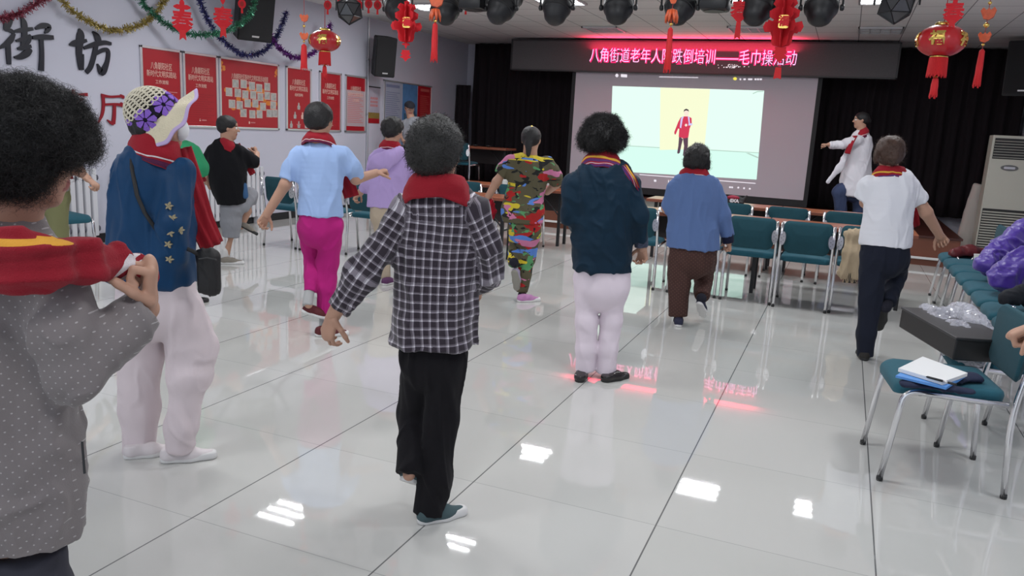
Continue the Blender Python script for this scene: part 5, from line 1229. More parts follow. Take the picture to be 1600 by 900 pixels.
# ---- woman in crocheted hat
p = Person('person in crocheted purple hat, blue jacket and white trousers, at left', 3.26, (262, 716)); p.sock = m_wsock
p.head(247, 190, 55, -6, neck=(243, 245))
p.body += [p.chain([(240, 255, 45, 0, .7), (238, 440, 48, 0, .7)], .04), p.chain([(228, 470, 30), (220, 590, 22, .04), (216, 700, 13, .05)]), p.chain([(275, 470, 30), (300, 560, 22, .0), (283, 690, 13, -.02)])]
p.arm([(280, 265, 17, -.03), (269, 350, 15, -.12), (257, 448, 11, -.05)]); p.arm([(196, 270, 17, .06), (190, 360, 14, .12), (230, 400, 11, .34)])
p.hand((257, 446, -.05), (255, 475, -.04), palm='L', thumb='F', curl=(45, 55, 40)); p.hand((230, 400, .34), (260, 395, .40), palm='L', thumb='U')
m_jk = cloth('blue_silk_jacket', (.006, .046, .125), rough=.5, sheen=.05, var=.25, vscale=6)
tor = p.chain([(244, 228, 30, 0, .8), (242, 242, 44, 0, .78), (240, 262, 57, 0, .75), (240, 290, 63, 0, .8), (240, 360, 66, .0, .85), (240, 430, 67, .0, .88), (241, 470, 67, .0, .88)], .03)
p.part('jacket', [Grp(tor.pr, [Cut(p.pt(238, 450, -.12), -UP)], .03), p.chain([(281, 268, 24, -.04), (270, 350, 25, -.13), (256, 446, 22, -.06)], .012, cut=True), p.chain([(200, 262, 24, .04), (194, 350, 22, .12), (228, 400, 18, .32)], .03, cut=True)], m_jk, h=.009, fold=.012, fs=8, stretch=(1, 1, .4))
r0 = random.Random(5); m_gt = mat('gold_thread', (.36, .30, .18), .5)
for (u, v, q) in ((263, 322, -.185), (269, 341, -.192), (266, 364, -.192), (262, 382, -.185), (281, 360, -.180), (264, 405, -.172)):
    c = p.pt(u, v, q)-p.o; bm = bmesh.new()
    for a in range(5):
        an = r0.uniform(-.2, .2)+a*1.257; dv = (RH*math.cos(an)+UP*math.sin(an)); prism(bm, [(-.001, 0), (.001, 0), (.004, .009), (0, .017), (-.004, .009)], .012, (c, np.cross(dv, -FH), dv, FH))
    bm_obj('embroidered_motif', bm, m_gt, p.root)
m_wp = cloth('white_pink_trousers', (.74, .64, .665), var=.05)
p.part('trousers', [p.chain([(246, 430, 60, 0, .8), (248, 475, 62, 0, .8)], .03), p.chain([(222, 480, 38, .0), (218, 560, 33, .06), (217, 640, 29, .06), (217, 706, 27, .06)], .03, cut=True), p.chain([(278, 480, 40, .0), (300, 545, 37, .04), (297, 590, 30, .0), (285, 665, 24, -.03), (283, 702, 23, -.02)], .03, cut=True)], m_wp, h=.009, fold=.010, fs=8, stretch=(1, 1, .5))
m_ws = mat('white_canvas', (.72, .66, .67), .7); m_lace = mat('white_lace', (.82, .80, .80), .7)
p.shoe((252, 722), 68, m_ws, SOLE_W, L=.235, pitch=0, laces=m_lace); p.shoe((195, 716), 62, m_ws, SOLE_W, L=.22, laces=m_lace)
p.hair([((0, -.12, .2), (.76, .90, .76)), ((0, -.45, -.2), (.66, .50, .6))], m_hair, fine=.003)
p.towel(247, 226, 38, 48, 36, T_WHITE, depth=.85, front=.06, yaw=50, open_=50, ends=[([(282, 232, -.02), (300, 290, -.02), (316, 345, .04), (334, 385, .06)], 40, 'BR')])
p.part('face_mask', [Grp([p.hell((0, .50, -.30), (.50, .52, .50))], [Cut(p.hl(0, .50, 0), -p.hf), Cut(p.hl(0, 0, .02), p.hu)])], mat('mask_white', (.80, .80, .82), .8), h=.006)
# hat
hc = p.pt(244, 183); y = math.radians(62); f = FH*math.cos(y)+RH*math.sin(y); ta = math.radians(43); hf = f*math.cos(ta)+UP*math.sin(ta); hu = UP*math.cos(ta)-f*math.sin(ta); hr = np.cross(hf, hu)
m_croc = mat('cream_crochet', (.72, .66, .52), .9, bump=.6, bscale=140); m_brim = mat('cream_crochet_brim', (.74, .66, .48), .9, bump=.5, bscale=180); m_pur = mat('purple_crochet', (.27, .13, .60), .9, bump=.5, bscale=200)
hat = mesh_obj('hat', *(lambda V, Q: (V, Q))(*soft([Grp([Ell(hc, (.103, .108, .122), np.array([hr, hf, hu]))], [Cut(hc, -hu)])], h=.008)[:2]), mat('hat_lining', (.012, .010, .02), .9), p.root, origin=p.o)
bm = bmesh.new(); r0 = random.Random(11)          # net of crochet loops over the crown
def dome(th, ph, e=0.): return hc+(hr*math.sin(th)*math.cos(ph)+hf*math.cos(th)*math.cos(ph))*(.106+e)+hu*math.sin(ph)*(.125+e)
rows_ = 9
for j in range(rows_):
    ph = math.radians(27+61*j/rows_); n_ = max(6, int(26*math.cos(ph))); dph = math.radians(61/rows_)
    for i in range(n_):
        a0 = 2*math.pi*(i+.5*(j % 2))/n_; w_ = 2*math.pi/n_*.5
        L_ = [dome(a0+w_*math.cos(q)*.95, min(1.54, ph+dph*.62*math.sin(q)), .003)-p.o for q in np.linspace(0, 2*math.pi, 9)]
        tube(bm, [x.tolist() for x in L_], .0036, 5, cap=False)
bm_obj('crochet_net', bm, m_croc, hat, smooth=True)
for i in range(7):
    bm = bmesh.new(); a0 = 2*math.pi*(i+.2)/7
    for q in range(7):
        an = 2*math.pi*q/7
        def pt2(rad, w): return dome(a0+rad*math.cos(an+w)/.106, math.radians(10)+rad*math.sin(an+w)/.118, .006)-p.o
        o_ = [pt2(.009, -.3), pt2(.027, -.36), pt2(.039, -.32), pt2(.044, 0), pt2(.039, .32), pt2(.027, .36), pt2(.009, .3)]; o2 = [x-(hc-p.o) for x in o_]; vs1 = [bm.verts.new(x) for x in o_]; vs2 = [bm.verts.new((hc-p.o)+x*.955) for x in o2]
        bm.faces.new(vs1); bm.faces.new(vs2[::-1])
        for z_ in range(7): bm.faces.new((vs1[z_], vs2[z_], vs2[(z_+1) % 7], vs1[(z_+1) % 7]))
    bmesh.ops.recalc_face_normals(bm, faces=bm.faces); bm_obj('crochet_flower', bm, m_pur, hat)
V, Fc, mi = [], [], []; nb, nr = 96, 8
for lay in (0, 1):
    for i in range(nb):
        th = 2*math.pi*i/nb
        for j in range(nr):
            t = j/(nr-1); cf = max(0, math.cos(th))**1.5; rad = .104+t*(.040+.055*cf); wv_ = .007*t*math.sin(th*9+.4)
            V.append(hc+(hr*math.sin(th)+hf*math.cos(th))*rad-hu*(.004+.078*t*(1-.80*cf)-wv_)-hu*(.005*lay))
for i in range(nb):
    for j in range(nr-1):
        a, b = i*nr+j, ((i+1) % nb)*nr+j; Fc += [(a, b, b+1, a+1), (nb*nr+a, nb*nr+a+1, nb*nr+b+1, nb*nr+b)]; mi += [1 if j == nr-2 else 0]*2
    a, b = i*nr+nr-1, ((i+1) % nb)*nr+nr-1; Fc.append((a, b, nb*nr+b, nb*nr+a)); mi.append(1)
mesh_obj('brim', V, Fc, [m_brim, mat('lilac_edge', (.55, .42, .68), .9)], hat, midx=mi, origin=p.o)
# her bag
c = p.pt(324, 425, -.08); t = thing('shoulder_bag', 'black shoulder bag hanging at the hip of the blue embroidered jacket', 'bag', c)
m_bag = mat('black_nylon', (.012, .011, .012), .6, bump=.2, bscale=80)
add_soft('pouch', [Cone(p.pt(318, 402, -.08), p.pt(321, 448, -.08), 12*p.k, 15*p.k, n=FH, ka=.7), Cone(p.pt(331, 402, -.08), p.pt(329, 446, -.08), 11*p.k, 14*p.k, n=FH, ka=.7)], m_bag, t, c, h=.008, fold=.01, fs=14)
bm = bmesh.new(); tube(bm, [(p.pt(*q)-c).tolist() for q in ((206, 236, -.07), (206, 262, -.128), (214, 305, -.146), (226, 332, -.155), (242, 356, -.155), (262, 376, -.12), (300, 392, -.10), (314, 400, -.10))], .008, 8, flat=.35); bm_obj('strap', bm, m_bag, t, smooth=True)
bm = bmesh.new(); tube(bm, [(p.pt(*q)-c).tolist() for q in ((311, 405, -.135), (324, 403, -.14), (338, 406, -.135))], .004, 6); bm_obj('zip', bm, m_par, t)

# ---- near woman with dark perm, grey dotted jacket
m_dot = mat('grey_dotted_jacket', (.21, .185, .185), .8, bump=.15, bscale=250, sheen=.2); k = NT(m_dot); v_, X_, Y_, Z_ = k.coord()
xr = k.math('ADD', k.math('MULTIPLY', X_, .926), k.math('MULTIPLY', Y_, .38)); row = k.math('FLOOR', k.math('DIVIDE', Z_, .0135)); xo = k.math('ADD', xr, k.math('MULTIPLY', k.math('MODULO', row, 2.), .011))
fx = k.math('SUBTRACT', k.math('FRACT', k.math('ADD', k.math('DIVIDE', xo, .022), 100.)), .5); fz = k.math('SUBTRACT', k.math('FRACT', k.math('ADD', k.math('DIVIDE', Z_, .0135), 100.)), .5)
dd_ = k.math('SQRT', k.math('ADD', k.math('POWER', k.math('MULTIPLY', fx, .022), 2.), k.math('POWER', k.math('MULTIPLY', fz, .0135), 2.))); k.base(k.mix(k.math('LESS_THAN', dd_, .0018), (.205, .18, .18), (.42, .39, .39)))
p = Person('person with dark curly perm in grey dotted jacket, at the near left', 1.75, (30, 1150), z=None); p.o[2] = 0; p.root.location = p.o
p.head(48, 238, 56, 14, neck=(15, 370))
p.body += [p.chain([(12, 430, 100, 0, .6), (8, 640, 95, 0, .65), (8, 860, 95, 0, .65)], .04), p.chain([(55, 900, 55), (50, 1120, 42), (50, 1300, 28)]), p.chain([(-50, 900, 55), (-50, 1120, 42, .05), (-50, 1290, 28, .1)])]
p.arm([(85, 430, 30, -.02), (112, 580, 28, -.05), (228, 482, 22, .08)]); p.arm([(-80, 430, 30, 0), (-110, 590, 28, .05), (-60, 470, 21, .28)])
p.hand((231, 478, .08), (233, 420, .075), palm='LLB', thumb='B', curl=(84, 92, 60), sc=1.22, thumb_in=.95); p.hand((-60, 470, .28), (-40, 420, .3), palm='L', thumb='U')
tor = p.chain([(18, 332, 46, .0, .85), (14, 352, 58, 0, .75), (12, 388, 88, 0, .65), (10, 440, 112, 0, .65), (5, 560, 116, 0, .68), (6, 700, 128, 0, .72), (6, 800, 134, 0, .74), (4, 930, 122, 0, .74)], .03)
p.part('jacket', [Grp(tor.pr, [Cut(p.pt(10, 893, -.15), -UP)], .03), p.chain([(78, 430, 46, -.02), (98, 520, 46, -.06), (118, 585, 44, -.05), (172, 534, 41, .01), (226, 482, 37, .07)], .03, cut=True), p.chain([(-70, 430, 46, 0), (-110, 590, 44, .05), (-60, 470, 36, .28)], .03, cut=True)], m_dot, h=.0075, fold=.010, fs=8, stretch=(1, 1, .7), smooth=3)
p.part('trousers', [p.chain([(4, 850, 105, 0, .7), (4, 930, 112, 0, .7)], .03), p.chain([(58, 930, 62), (52, 1120, 52), (50, 1290, 48)], .03, cut=True), p.chain([(-52, 930, 62), (-52, 1120, 52, .05), (-50, 1280, 48, .1)], .03, cut=True)], cloth('slate_trousers', (.05, .05, .065)), fold=.008)
for u in (45, -55):
    q = p.pt(u, 1300); q[2] = 0; r = (q-EYE); uu = 800+F_PX*(r@CR)/(r@CF); vv = 450-F_PX*(r@CU)/(r@CF); p.shoe((uu, vv), 50, m_blk, SOLE_D)
p.hair([((-.05, -.12, .38), (1.02, 1.12, .98)), ((0, -.42, -.15), (.95, .80, .85)), ((.35, .30, .45), (.62, .62, .55)), ((-.3, .30, .5), (.60, .6, .55)), ((.45, -.25, -.15), (.50, .55, .62))], m_hair, fine=.016, ffs=17, nstr=13000, length=.036, curl=1.7, steps=11, cw=.30, rad=.0007, face=((.05, .98, -.50), (.72, .78, .80)), h=.006, seed=8, spread=.9)
m_tw = mat('near_red_towel', (.28, .006, .018), .95, bump=.4, bscale=300, sheen=.04); k = NT(m_tw); u_ = k.n('ShaderNodeUVMap'); x_ = k.n('ShaderNodeSeparateXYZ'); k.link(u_.outputs[0], x_.inputs[0]); A_, B_ = x_.outputs[0], x_.outputs[1]
c_ = k.mix(k.math('MULTIPLY', k.band(B_, .034, .050), k.math('LESS_THAN', A_, .29)), (.28, .006, .018), (.75, .36, .04)); sl_ = k.math('SUBTRACT', B_, k.math('MULTIPLY', k.math('SUBTRACT', A_, .44), .33)); w1 = k.math('MAXIMUM', k.band(sl_, -.006, -.001), k.band(sl_, .004, .010)); k.base(k.mix(k.math('MULTIPLY', w1, k.band(A_, .39, .49)), c_, (.72, .66, .68)))
tw = p.chain([(-120, 405, 44, -.16), (-60, 406, 45, -.165), (20, 408, 44, -.165), (70, 411, 38, -.13), (130, 408, 29, -.06), (185, 405, 20, .04), (216, 412, 14, .085), (227, 434, 12, .075)], .02, k=.45)
p.part('towel', [tw], m_tw, h=.006, fold=.012, fs=12, uv=True, stretch=(.25, .25, 1.7), smooth=2)
bm = bmesh.new(); z0 = p.pt(128, 690, -.04)-p.o; z1 = p.pt(132, 740, -.06)-p.o; tube(bm, [z0.tolist(), z1.tolist()], .003, 5); bm_obj('pocket_zip', bm, m_par, p.root)

# ---- olive trousers behind her
p = Person('person in olive trousers behind the dark curly perm, one forearm held out', 6.0, (75, 470), z=None); p.o[2] = 0; p.root.location = p.o
p.head(72, 190, 20, neck=(72, 222))
p.body += [p.chain([(72, 235, 24, 0, .7), (74, 280, 26, 0, .7)], .04), p.chain([(86, 300, 13), (84, 380, 10), (84, 455, 6)]), p.chain([(62, 300, 13), (64, 380, 10), (64, 455, 6)])]
p.arm([(98, 232, 8), (112, 256, 7, -.1), (138, 280, 5.5, -.12)]); p.arm([(48, 232, 8), (42, 265, 7), (44, 300, 5.5)])
p.hand((137, 279, -.12), (148, 288, -.12), palm='L', thumb='U', curl=(60, 70, 40)); p.hand((44, 299), (44, 312), palm='R', thumb='F')
p.part('shirt', [Grp(p.chain([(72, 222, 16, 0, .8), (72, 236, 33, 0, .65), (74, 290, 33, 0, .7), (74, 310, 33, 0, .7)]).pr, [Cut(p.pt(74, 298), -UP)]), p.chain([(98, 234, 12), (108, 252, 11, -.08)], cut=True), p.chain([(48, 234, 12), (43, 262, 11)], cut=True)], cloth('grey_shirt', (.3, .29, .28)), fold=.006)
m_ol = cloth('olive_trousers', (.215, .215, .105)); p.part('trousers', [p.chain([(75, 285, 30, 0, .75), (75, 310, 31, 0, .75)]), p.chain([(89, 310, 18), (88, 380, 16), (87, 448, 15)], cut=True), p.chain([(61, 310, 17), (62, 380, 15), (63, 448, 14)], cut=True)], m_ol, fold=.010, fs=9, stretch=(1, 1, .35))
for u in (63, 87):
    q = p.pt(u, 460); q[2] = 0; r = (q-EYE); p.shoe((800+F_PX*(r@CR)/(r@CF), 450-F_PX*(r@CU)/(r@CF)), 20, m_blk, SOLE_D)
p.hair([((0, -.12, .3), (.8, .95, .8))], m_hair); p.towel(72, 226, 15, 24, 14, T_PLAIN, ends=[([(100, 245, .1), (106, 280, .1)], 12)])

# ---- green shirt beyond the hat
p = Person('person in green short-sleeved shirt, mostly hidden behind the crocheted hat', 6.1, (268, 470), z=None); p.o[2] = 0; p.root.location = p.o
p.head(268, 193, 55, neck=(270, 222))
p.body += [p.chain([(274, 238, 24, 0, .7), (276, 290, 26, 0, .7)], .04), p.chain([(280, 310, 13), (280, 390, 10), (278, 455, 6)]), p.chain([(256, 310, 13), (256, 390, 10), (256, 455, 6)])]
p.arm([(298, 238, 8), (312, 258, 7, .0), (318, 274, 5.5, .25)]); p.arm([(250, 236, 8, .1), (242, 270, 7, .1), (250, 300, 5.5, .25)])
p.hand((317, 270, .22), (313, 282, .3), palm='L', thumb='U'); p.hand((250, 300, .25), (258, 306, .3), palm='L', thumb='U')
p.part('shirt', [Grp(p.chain([(276, 222, 15, 0, .8), (278, 238, 30, 0, .75), (278, 290, 31, 0, .8), (278, 325, 31, 0, .8)]).pr, [Cut(p.pt(278, 312), -UP)]), p.chain([(298, 238, 15), (310, 262, 14, 0), (313, 274, 13, .02)], cut=True), p.chain([(252, 238, 12, .1), (243, 262, 11, .1)], cut=True)], cloth('green_jersey', (.030, .26, .115)), fold=.006)
p.part('trousers', [p.chain([(270, 300, 30, 0, .75), (269, 325, 31, 0, .75)]), p.chain([(282, 320, 17), (280, 448, 14)], cut=True), p.chain([(256, 320, 17), (256, 448, 14)], cut=True)], cloth('grey_trousers', (.1, .1, .11)), fold=.008)
for u in (256, 280):
    q = p.pt(u, 460); q[2] = 0; r = (q-EYE); p.shoe((800+F_PX*(r@CR)/(r@CF), 450-F_PX*(r@CU)/(r@CF)), 50, m_blk, SOLE_D)
p.hair([((0, -.12, .3), (.8, .93, .78))], m_hair); p.towel(271, 224, 15, 24, 12, T_WHITE, yaw=50, ends=[([(287, 222, .0), (298, 240, -.04), (311, 262, -.04), (321, 283, .06)], 7, 'BR')])

# ---- black shirt, grey shorts
p = Person('person in black shirt and grey shorts with one knee raised, by the radiator', 8.0, (355, 411))
p.head(357, 200, 72, 4, neck=(355, 226))
p.body += [p.chain([(352, 238, 22, 0, .8), (356, 312, 20, 0, .8)], .04), p.chain([(362, 330, 11), (357, 368, 8.5), (352, 404, 5.5)]), p.chain([(378, 322, 10, .05), (391, 305, 9, .28), (386, 330, 7, .26), (377, 354, 5, .22)])]
p.arm([(332, 238, 7.5), (318, 262, 6, .02), (324, 285, 5, .15)]); p.arm([(378, 240, 7.5), (399, 256, 6, .12), (401, 240, 5, .25)])
p.hand((324, 284, .14), (330, 294, .2), palm='R', thumb='F'); p.hand((401, 244, .24), (399, 233, .26), palm='L', thumb='L', curl=(75, 80, 50))
p.part('shirt', [Grp(p.chain([(354, 219, 10, 0, .9), (352, 231, 22, 0, .8), (354, 255, 30, 0, .8), (358, 290, 28, 0, .85), (362, 312, 24, 0, .9), (365, 335, 21, 0, .9)]).pr, [Cut(p.pt(364, 320, -.1), -UP+RH*.1)]), p.chain([(334, 236, 11), (320, 261, 10, .02)], cut=True), p.chain([(374, 238, 12), (392, 250, 11, .08), (404, 254, 9, .13)], cut=True)], cloth('black_tshirt', (.007, .007, .009)), fold=.010, fs=7)
p.part('shorts', [p.chain([(362, 310, 18, 0, .9), (364, 325, 19, 0, .9)]), p.chain([(362, 325, 17), (361, 350, 15), (361, 371, 13)], cut=True), p.chain([(374, 322, 15, .02), (390, 305, 13, .26), (389, 318, 12, .28)], cut=True)], cloth('grey_shorts', (.27, .275, .30)), fold=.006)
p.part('hip_pouch', [Cone(p.pt(381, 290, -.03), p.pt(383, 306, -.03), 5*p.k, 5*p.k)], cloth('denim_blue', (.05, .12, .25)), h=.008)
m_sock = cloth('white_sock', (.72, .71, .70)); p.part('sock', [p.chain([(353, 392, 6.5), (351, 408, 6.5)], cut=True)], m_sock)
m_tan = mat('taupe_canvas', (.24, .215, .18), .8); p.shoe((345, 412), 75, m_tan, SOLE_W, L=.235); p.shoe((374, 353), 70, m_tan, SOLE_D, pitch=30, z=1, dd=.20, L=.21)
p.hair([((0, -.16, .34), (.80, .90, .76)), ((0, -.42, -.05), (.74, .52, .50))], m_hair, fine=.003, face=((0, .98, -.30), (.74, .74, .74)))
p.towel(357, 221, 13, 20, 13, T_PLAIN, yaw=60, front=.08, open_=50, ends=[([(371, 226, .02), (384, 250, .10), (396, 272, .16)], 11, 'BR')])
# ---- light blue shirt, magenta trousers
p = Person('person in light blue short-sleeved shirt and magenta trousers, stepping', 5.48, (508, 527))
p.head(500, 188, 20, 4, neck=(500, 222))
p.body += [p.chain([(500, 236, 28, 0, .65), (500, 335, 28, 0, .7)], .04), p.chain([(516, 350, 16), (510, 410, 12.5, .02), (507, 508, 7)]), p.chain([(484, 350, 16), (489, 400, 12, .14), (482, 476, 6.5, -.12)])]
p.arm([(462, 242, 11), (446, 288, 8.8, -.03), (416, 336, 6.5, -.02)]); p.arm([(540, 246, 11), (556, 280, 8.5, .08), (588, 270, 6.5, .26)])
p.hand((417, 335, -.02), (407, 352, -.01), palm='RB', thumb='R', curl=(55, 65, 40)); p.hand((586, 271, .25), (600, 267, .30), palm='D', thumb='B', curl=(75, 80, 50))
m_lb = cloth('light_blue_shirt', (.36, .50, .80))
p.part('shirt', [Grp(p.chain([(499, 218, 12, 0, .8), (499, 229, 30, 0, .65), (500, 245, 38, 0, .62), (501, 275, 36, 0, .68), (501, 308, 34, 0, .75), (501, 316, 34.5, 0, .75), (500, 345, 34, 0, .8), (500, 365, 34, 0, .8)]).pr, [Cut(p.pt(500, 340, -.1), -UP)]), p.chain([(466, 240, 14), (456, 262, 14, -.01), (450, 281, 13.5, -.02)], cut=True), p.chain([(534, 242, 14), (549, 262, 14, .05), (556, 277, 13, .10)], cut=True)], m_lb, fold=.010, fs=8)
m_mag = cloth('magenta_trousers', (.46, .018, .19))
p.part('trousers', [p.chain([(500, 325, 31, 0, .8), (500, 358, 33, 0, .8)]), p.chain([(517, 355, 20, .0), (513, 410, 17.5, .03), (509, 450, 15, .01), (507, 491, 13.5, 0)], cut=True), p.chain([(484, 355, 19, .0), (490, 400, 15, .14), (487, 430, 12.5, .0), (484, 457, 10.5, -.07)], cut=True)], m_mag, fold=.008, fs=8)
m_gsock = cloth('grey_sock', (.42, .42, .42)); p.part('sock', [p.chain([(507, 488, 8.5), (507, 515, 8.5)], cut=True)], m_gsock); p.part('sock', [p.chain([(484, 452, 8, -.06), (480, 478, 8, -.13)], cut=True)], m_gsock)
m_mar = mat('maroon_mesh', (.10, .010, .014), .7); p.shoe((493, 525), 70, m_mar, SOLE_W, L=.24, laces=SOLE_W); p.shoe((472, 488), 55, m_mar, SOLE_W, pitch=22, z=1, dd=-.12, L=.24)
p.hair([((0, -.16, .30), (.82, .94, .80)), ((0, -.45, -.10), (.76, .50, .55))], m_hair, fine=.002, face=((0, .98, -.30), (.74, .70, .80)))
p.towel(499, 213, 18, 28, 17, T_WHITE, yaw=10, front=.07, ends=[([(533, 255, .18), (540, 280, .18), (549, 308, .2)], 24, 'B'), ([(470, 250, .2), (463, 284, .2)], 14, 'B')])

# ---- lavender hoodie
p = Person('person in lavender hooded jacket and beige trousers, beyond the light blue shirt', 7.44, (600, 446)); p.sock = m_dsock
p.head(614, 204, 32, 5, neck=(611, 232))
p.body += [p.chain([(610, 245, 22, 0, .7), (605, 320, 22, 0, .75)], .04), p.chain([(598, 330, 11), (599, 385, 9, .02), (601, 432, 5.5)]), p.chain([(615, 330, 11), (618, 370, 9, .18), (618, 412, 6, .02)])]
p.arm([(585, 250, 8), (576, 285, 7, .0), (562, 302, 5.5, .08)]); p.arm([(632, 252, 8), (644, 270, 7, .1), (652, 276, 5.5, .28)])
p.hand((563, 301, .08), (549, 316, .1), palm='D', thumb='R', curl=(50, 60, 40)); p.hand((652, 276, .28), (662, 274, .32), palm='D', thumb='U')
m_lv = cloth('lavender_fleece', (.47, .35, .66))
p.part('hoodie', [Grp(p.chain([(612, 228, 13, 0, .8), (611, 240, 26, 0, .7), (608, 262, 31, 0, .7), (604, 295, 31, 0, .75), (604, 322, 31, 0, .8), (604, 342, 31, 0, .8)]).pr, [Cut(p.pt(604, 326, -.1), -UP)]), p.chain([(586, 250, 11), (577, 284, 10.5, .0), (566, 298, 9, .06)], cut=True), p.chain([(632, 252, 12), (645, 272, 11, .1), (652, 276, 9, .26)], cut=True)], m_lv, fold=.010, fs=8)
p.part('hood', [p.chain([(624, 236, 8, -.06), (606, 246, 11, -.14), (590, 252, 11, -.14), (579, 260, 7, -.08)], .03), p.chain([(628, 242, 7, -.05), (604, 256, 9, -.15), (586, 258, 8, -.12)], .03)], m_lv, fold=.006)
p.part('trousers', [p.chain([(605, 312, 27, 0, .8), (605, 335, 27, 0, .8)]), p.chain([(597, 335, 15), (599, 385, 12, .02), (601, 434, 9.5, 0)], cut=True), p.chain([(615, 335, 15), (619, 368, 12, .18), (618, 404, 9.5, .04)], cut=True)], cloth('beige_trousers', (.50, .41, .31)), fold=.006)
m_pv = mat('purple_canvas', (.10, .028, .10), .7); p.shoe((599, 446), 22, m_pv, SOLE_W, L=.225); p.shoe((617, 417), 20, m_pv, SOLE_W, pitch=30, z=1, dd=.0, L=.22)
p.hair([((0, -.16, .32), (.86, .98, .82)), ((0, -.45, -.1), (.78, .55, .58))], m_hair, fine=.008, ffs=24, nstr=500, length=.02)
p.towel(611, 226, 14, 20, 15, T_WHITE, yaw=20, front=.08)

# ---- man by the notice board, on the stage
p = Person('person in grey T-shirt and dark cap standing by the notice board', 13.6, (646, 296), z=ZS)
p.head(640, 170, 160, 12, neck=(642, 184))
p.body += [p.chain([(644, 191, 12, 0, .7), (645, 232, 12, 0, .75)], .04), p.chain([(640, 240, 6), (640, 265, 5), (640, 289, 3)]), p.chain([(651, 240, 6), (651, 265, 5), (651, 289, 3)])]
p.arm([(630, 194, 4.5), (627, 210, 4, .04), (632, 222, 3, -.08)]); p.arm([(659, 194, 4.5), (663, 210, 4, .04), (659, 222, 3, -.08)])
p.hand((632, 221, -.08), (636, 226, -.12), palm='RU', thumb='U'); p.hand((659, 221, -.08), (655, 226, -.12), palm='LU', thumb='U')
p.part('shirt', [Grp(p.chain([(643, 183, 6, 0, .8), (644, 189, 15, 0, .7), (645, 203, 17, 0, .7), (645, 222, 16, 0, .75), (645, 235, 16, 0, .75)]).pr, [Cut(p.pt(645, 227), -UP)]), p.chain([(632, 194, 7), (628, 207, 6.5, .03)], cut=True), p.chain([(658, 194, 7), (662, 207, 6.5, .03)], cut=True)], cloth('grey_tshirt', (.30, .31, .34)), h=.011, fold=.008)
p.part('trousers', [p.chain([(645, 222, 14, 0, .75), (645, 238, 15, 0, .75)]), p.chain([(639, 238, 8.5), (640, 288, 6.5)], cut=True), p.chain([(652, 238, 8.5), (651, 288, 6.5)], cut=True)], m_blk, h=.011, fold=.006)
for u in (640, 651): p.shoe((u, 291.5), 170, m_blk, SOLE_D)
p.part('cap', [Grp([p.hell((0, -.08, .42), (.80, .95, .72))], [Cut(p.hl(0, 0, .30), -p.hu)]), Grp([p.hell((0, .80, .36), (.55, .55, .10))])], mat('dark_cap', (.012, .012, .02), .8), h=.009)
p.hair([((0, -.2, .05), (.74, .82, .55))], m_hair)

# ---- camouflage outfit
m_camo = mat('camouflage_cloth', (.075, .068, .038), .85, bump=.12, bscale=300); k = NT(m_camo); v_, X_, Y_, Z_ = k.coord(); c_ = (.098, .085, .045)
def blob(sc, seed, lo, col, sx=.55):
    global c_
    mp = k.n('ShaderNodeMapping'); mp.inputs['Location'].default_value = (seed, seed*1.7, seed*.6); mp.inputs['Scale'].default_value = (sx, sx, 1.); k.link(v_, mp.inputs['Vector']); n_ = k.noise(mp.outputs[0], sc, 2.6); n_.node.inputs['Distortion'].default_value = .7; c_ = k.mix(k.math('GREATER_THAN', n_, lo), c_, col)
blob(10, 1.3, .575, (.010, .010, .009)); blob(6.5, 7.1, .555, (.42, .012, .012)); blob(8, 13.7, .585, (.66, .52, .03), .25); blob(9, 21.9, .60, (.10, .24, .66), .4); blob(9, 31.3, .61, (.62, .20, .36), .4); blob(10, 41.2, .62, (.10, .33, .13)); blob(17, 51.2, .64, (.010, .010, .009)); k.base(c_)
p = Person('person in colourful camouflage shirt and trousers with a dark ponytail', 6.97, (817, 471)); p.sock = m_dsock
p.head(830, 219, 12, 4, neck=(828, 245))
p.body += [p.chain([(827, 255, 27, 0, .65), (820, 345, 25, 0, .8)], .04), p.chain([(827, 360, 13), (821, 405, 10, .02), (816, 460, 5.5)]), p.chain([(810, 360, 13), (806, 385, 10, .12), (803, 410, 6, -.1)])]
p.arm([(795, 256, 9), (776, 284, 7, .0), (763, 307, 5.5, .05)]); p.arm([(858, 258, 9), (869, 287, 7.5, .05), (855, 300, 5.5, .26)])
p.hand((763, 306, .05), (761, 319, .08), palm='R', thumb='F', curl=(70, 80, 50)); p.hand((855, 300, .26), (843, 302, .3), palm='D', thumb='U')
p.part('shirt', [Grp(p.chain([(828, 240, 11, 0, .8), (827, 248, 28, 0, .65), (826, 265, 33, 0, .65), (823, 290, 30, 0, .75), (819, 308, 30, 0, .8), (817, 328, 34, 0, .85), (817, 345, 31, 0, .85), (817, 365, 30, 0, .85)]).pr, [Cut(p.pt(818, 349, -.1), -UP)]), p.chain([(798, 254, 12), (788, 266, 11.5, 0), (782, 274, 11, 0)], cut=True), p.chain([(855, 256, 13), (866, 275, 12, .03), (868, 288, 11, .06)], cut=True)], m_camo, fold=.008, fs=8)
p.part('trousers', [p.chain([(819, 335, 27, 0, .85), (820, 362, 26, 0, .85)]), p.chain([(829, 362, 17, .0), (823, 402, 13.5, .03), (819, 430, 11.5, .01), (816, 457, 9, 0)], cut=True), p.chain([(812, 362, 15, .02), (807, 385, 12.5, .14), (803.5, 413, 9.5, -.07)], cut=True)], m_camo, fold=.007, fs=8)
m_pk = mat('pink_blue_mesh', (.50, .22, .44), .7, var=.3, vscale=20); m_bs = mat('blue_white_sole', (.10, .13, .50), .5)
p.shoe((809, 472), 62, m_pk, SOLE_W, L=.235, laces=m_bs); p.shoe((803, 424), 20, mat('lilac_mesh', (.42, .36, .50), .7), mat('grey_sole', (.30, .29, .25), .6), pitch=62, z=1, dd=-.12, L=.23)
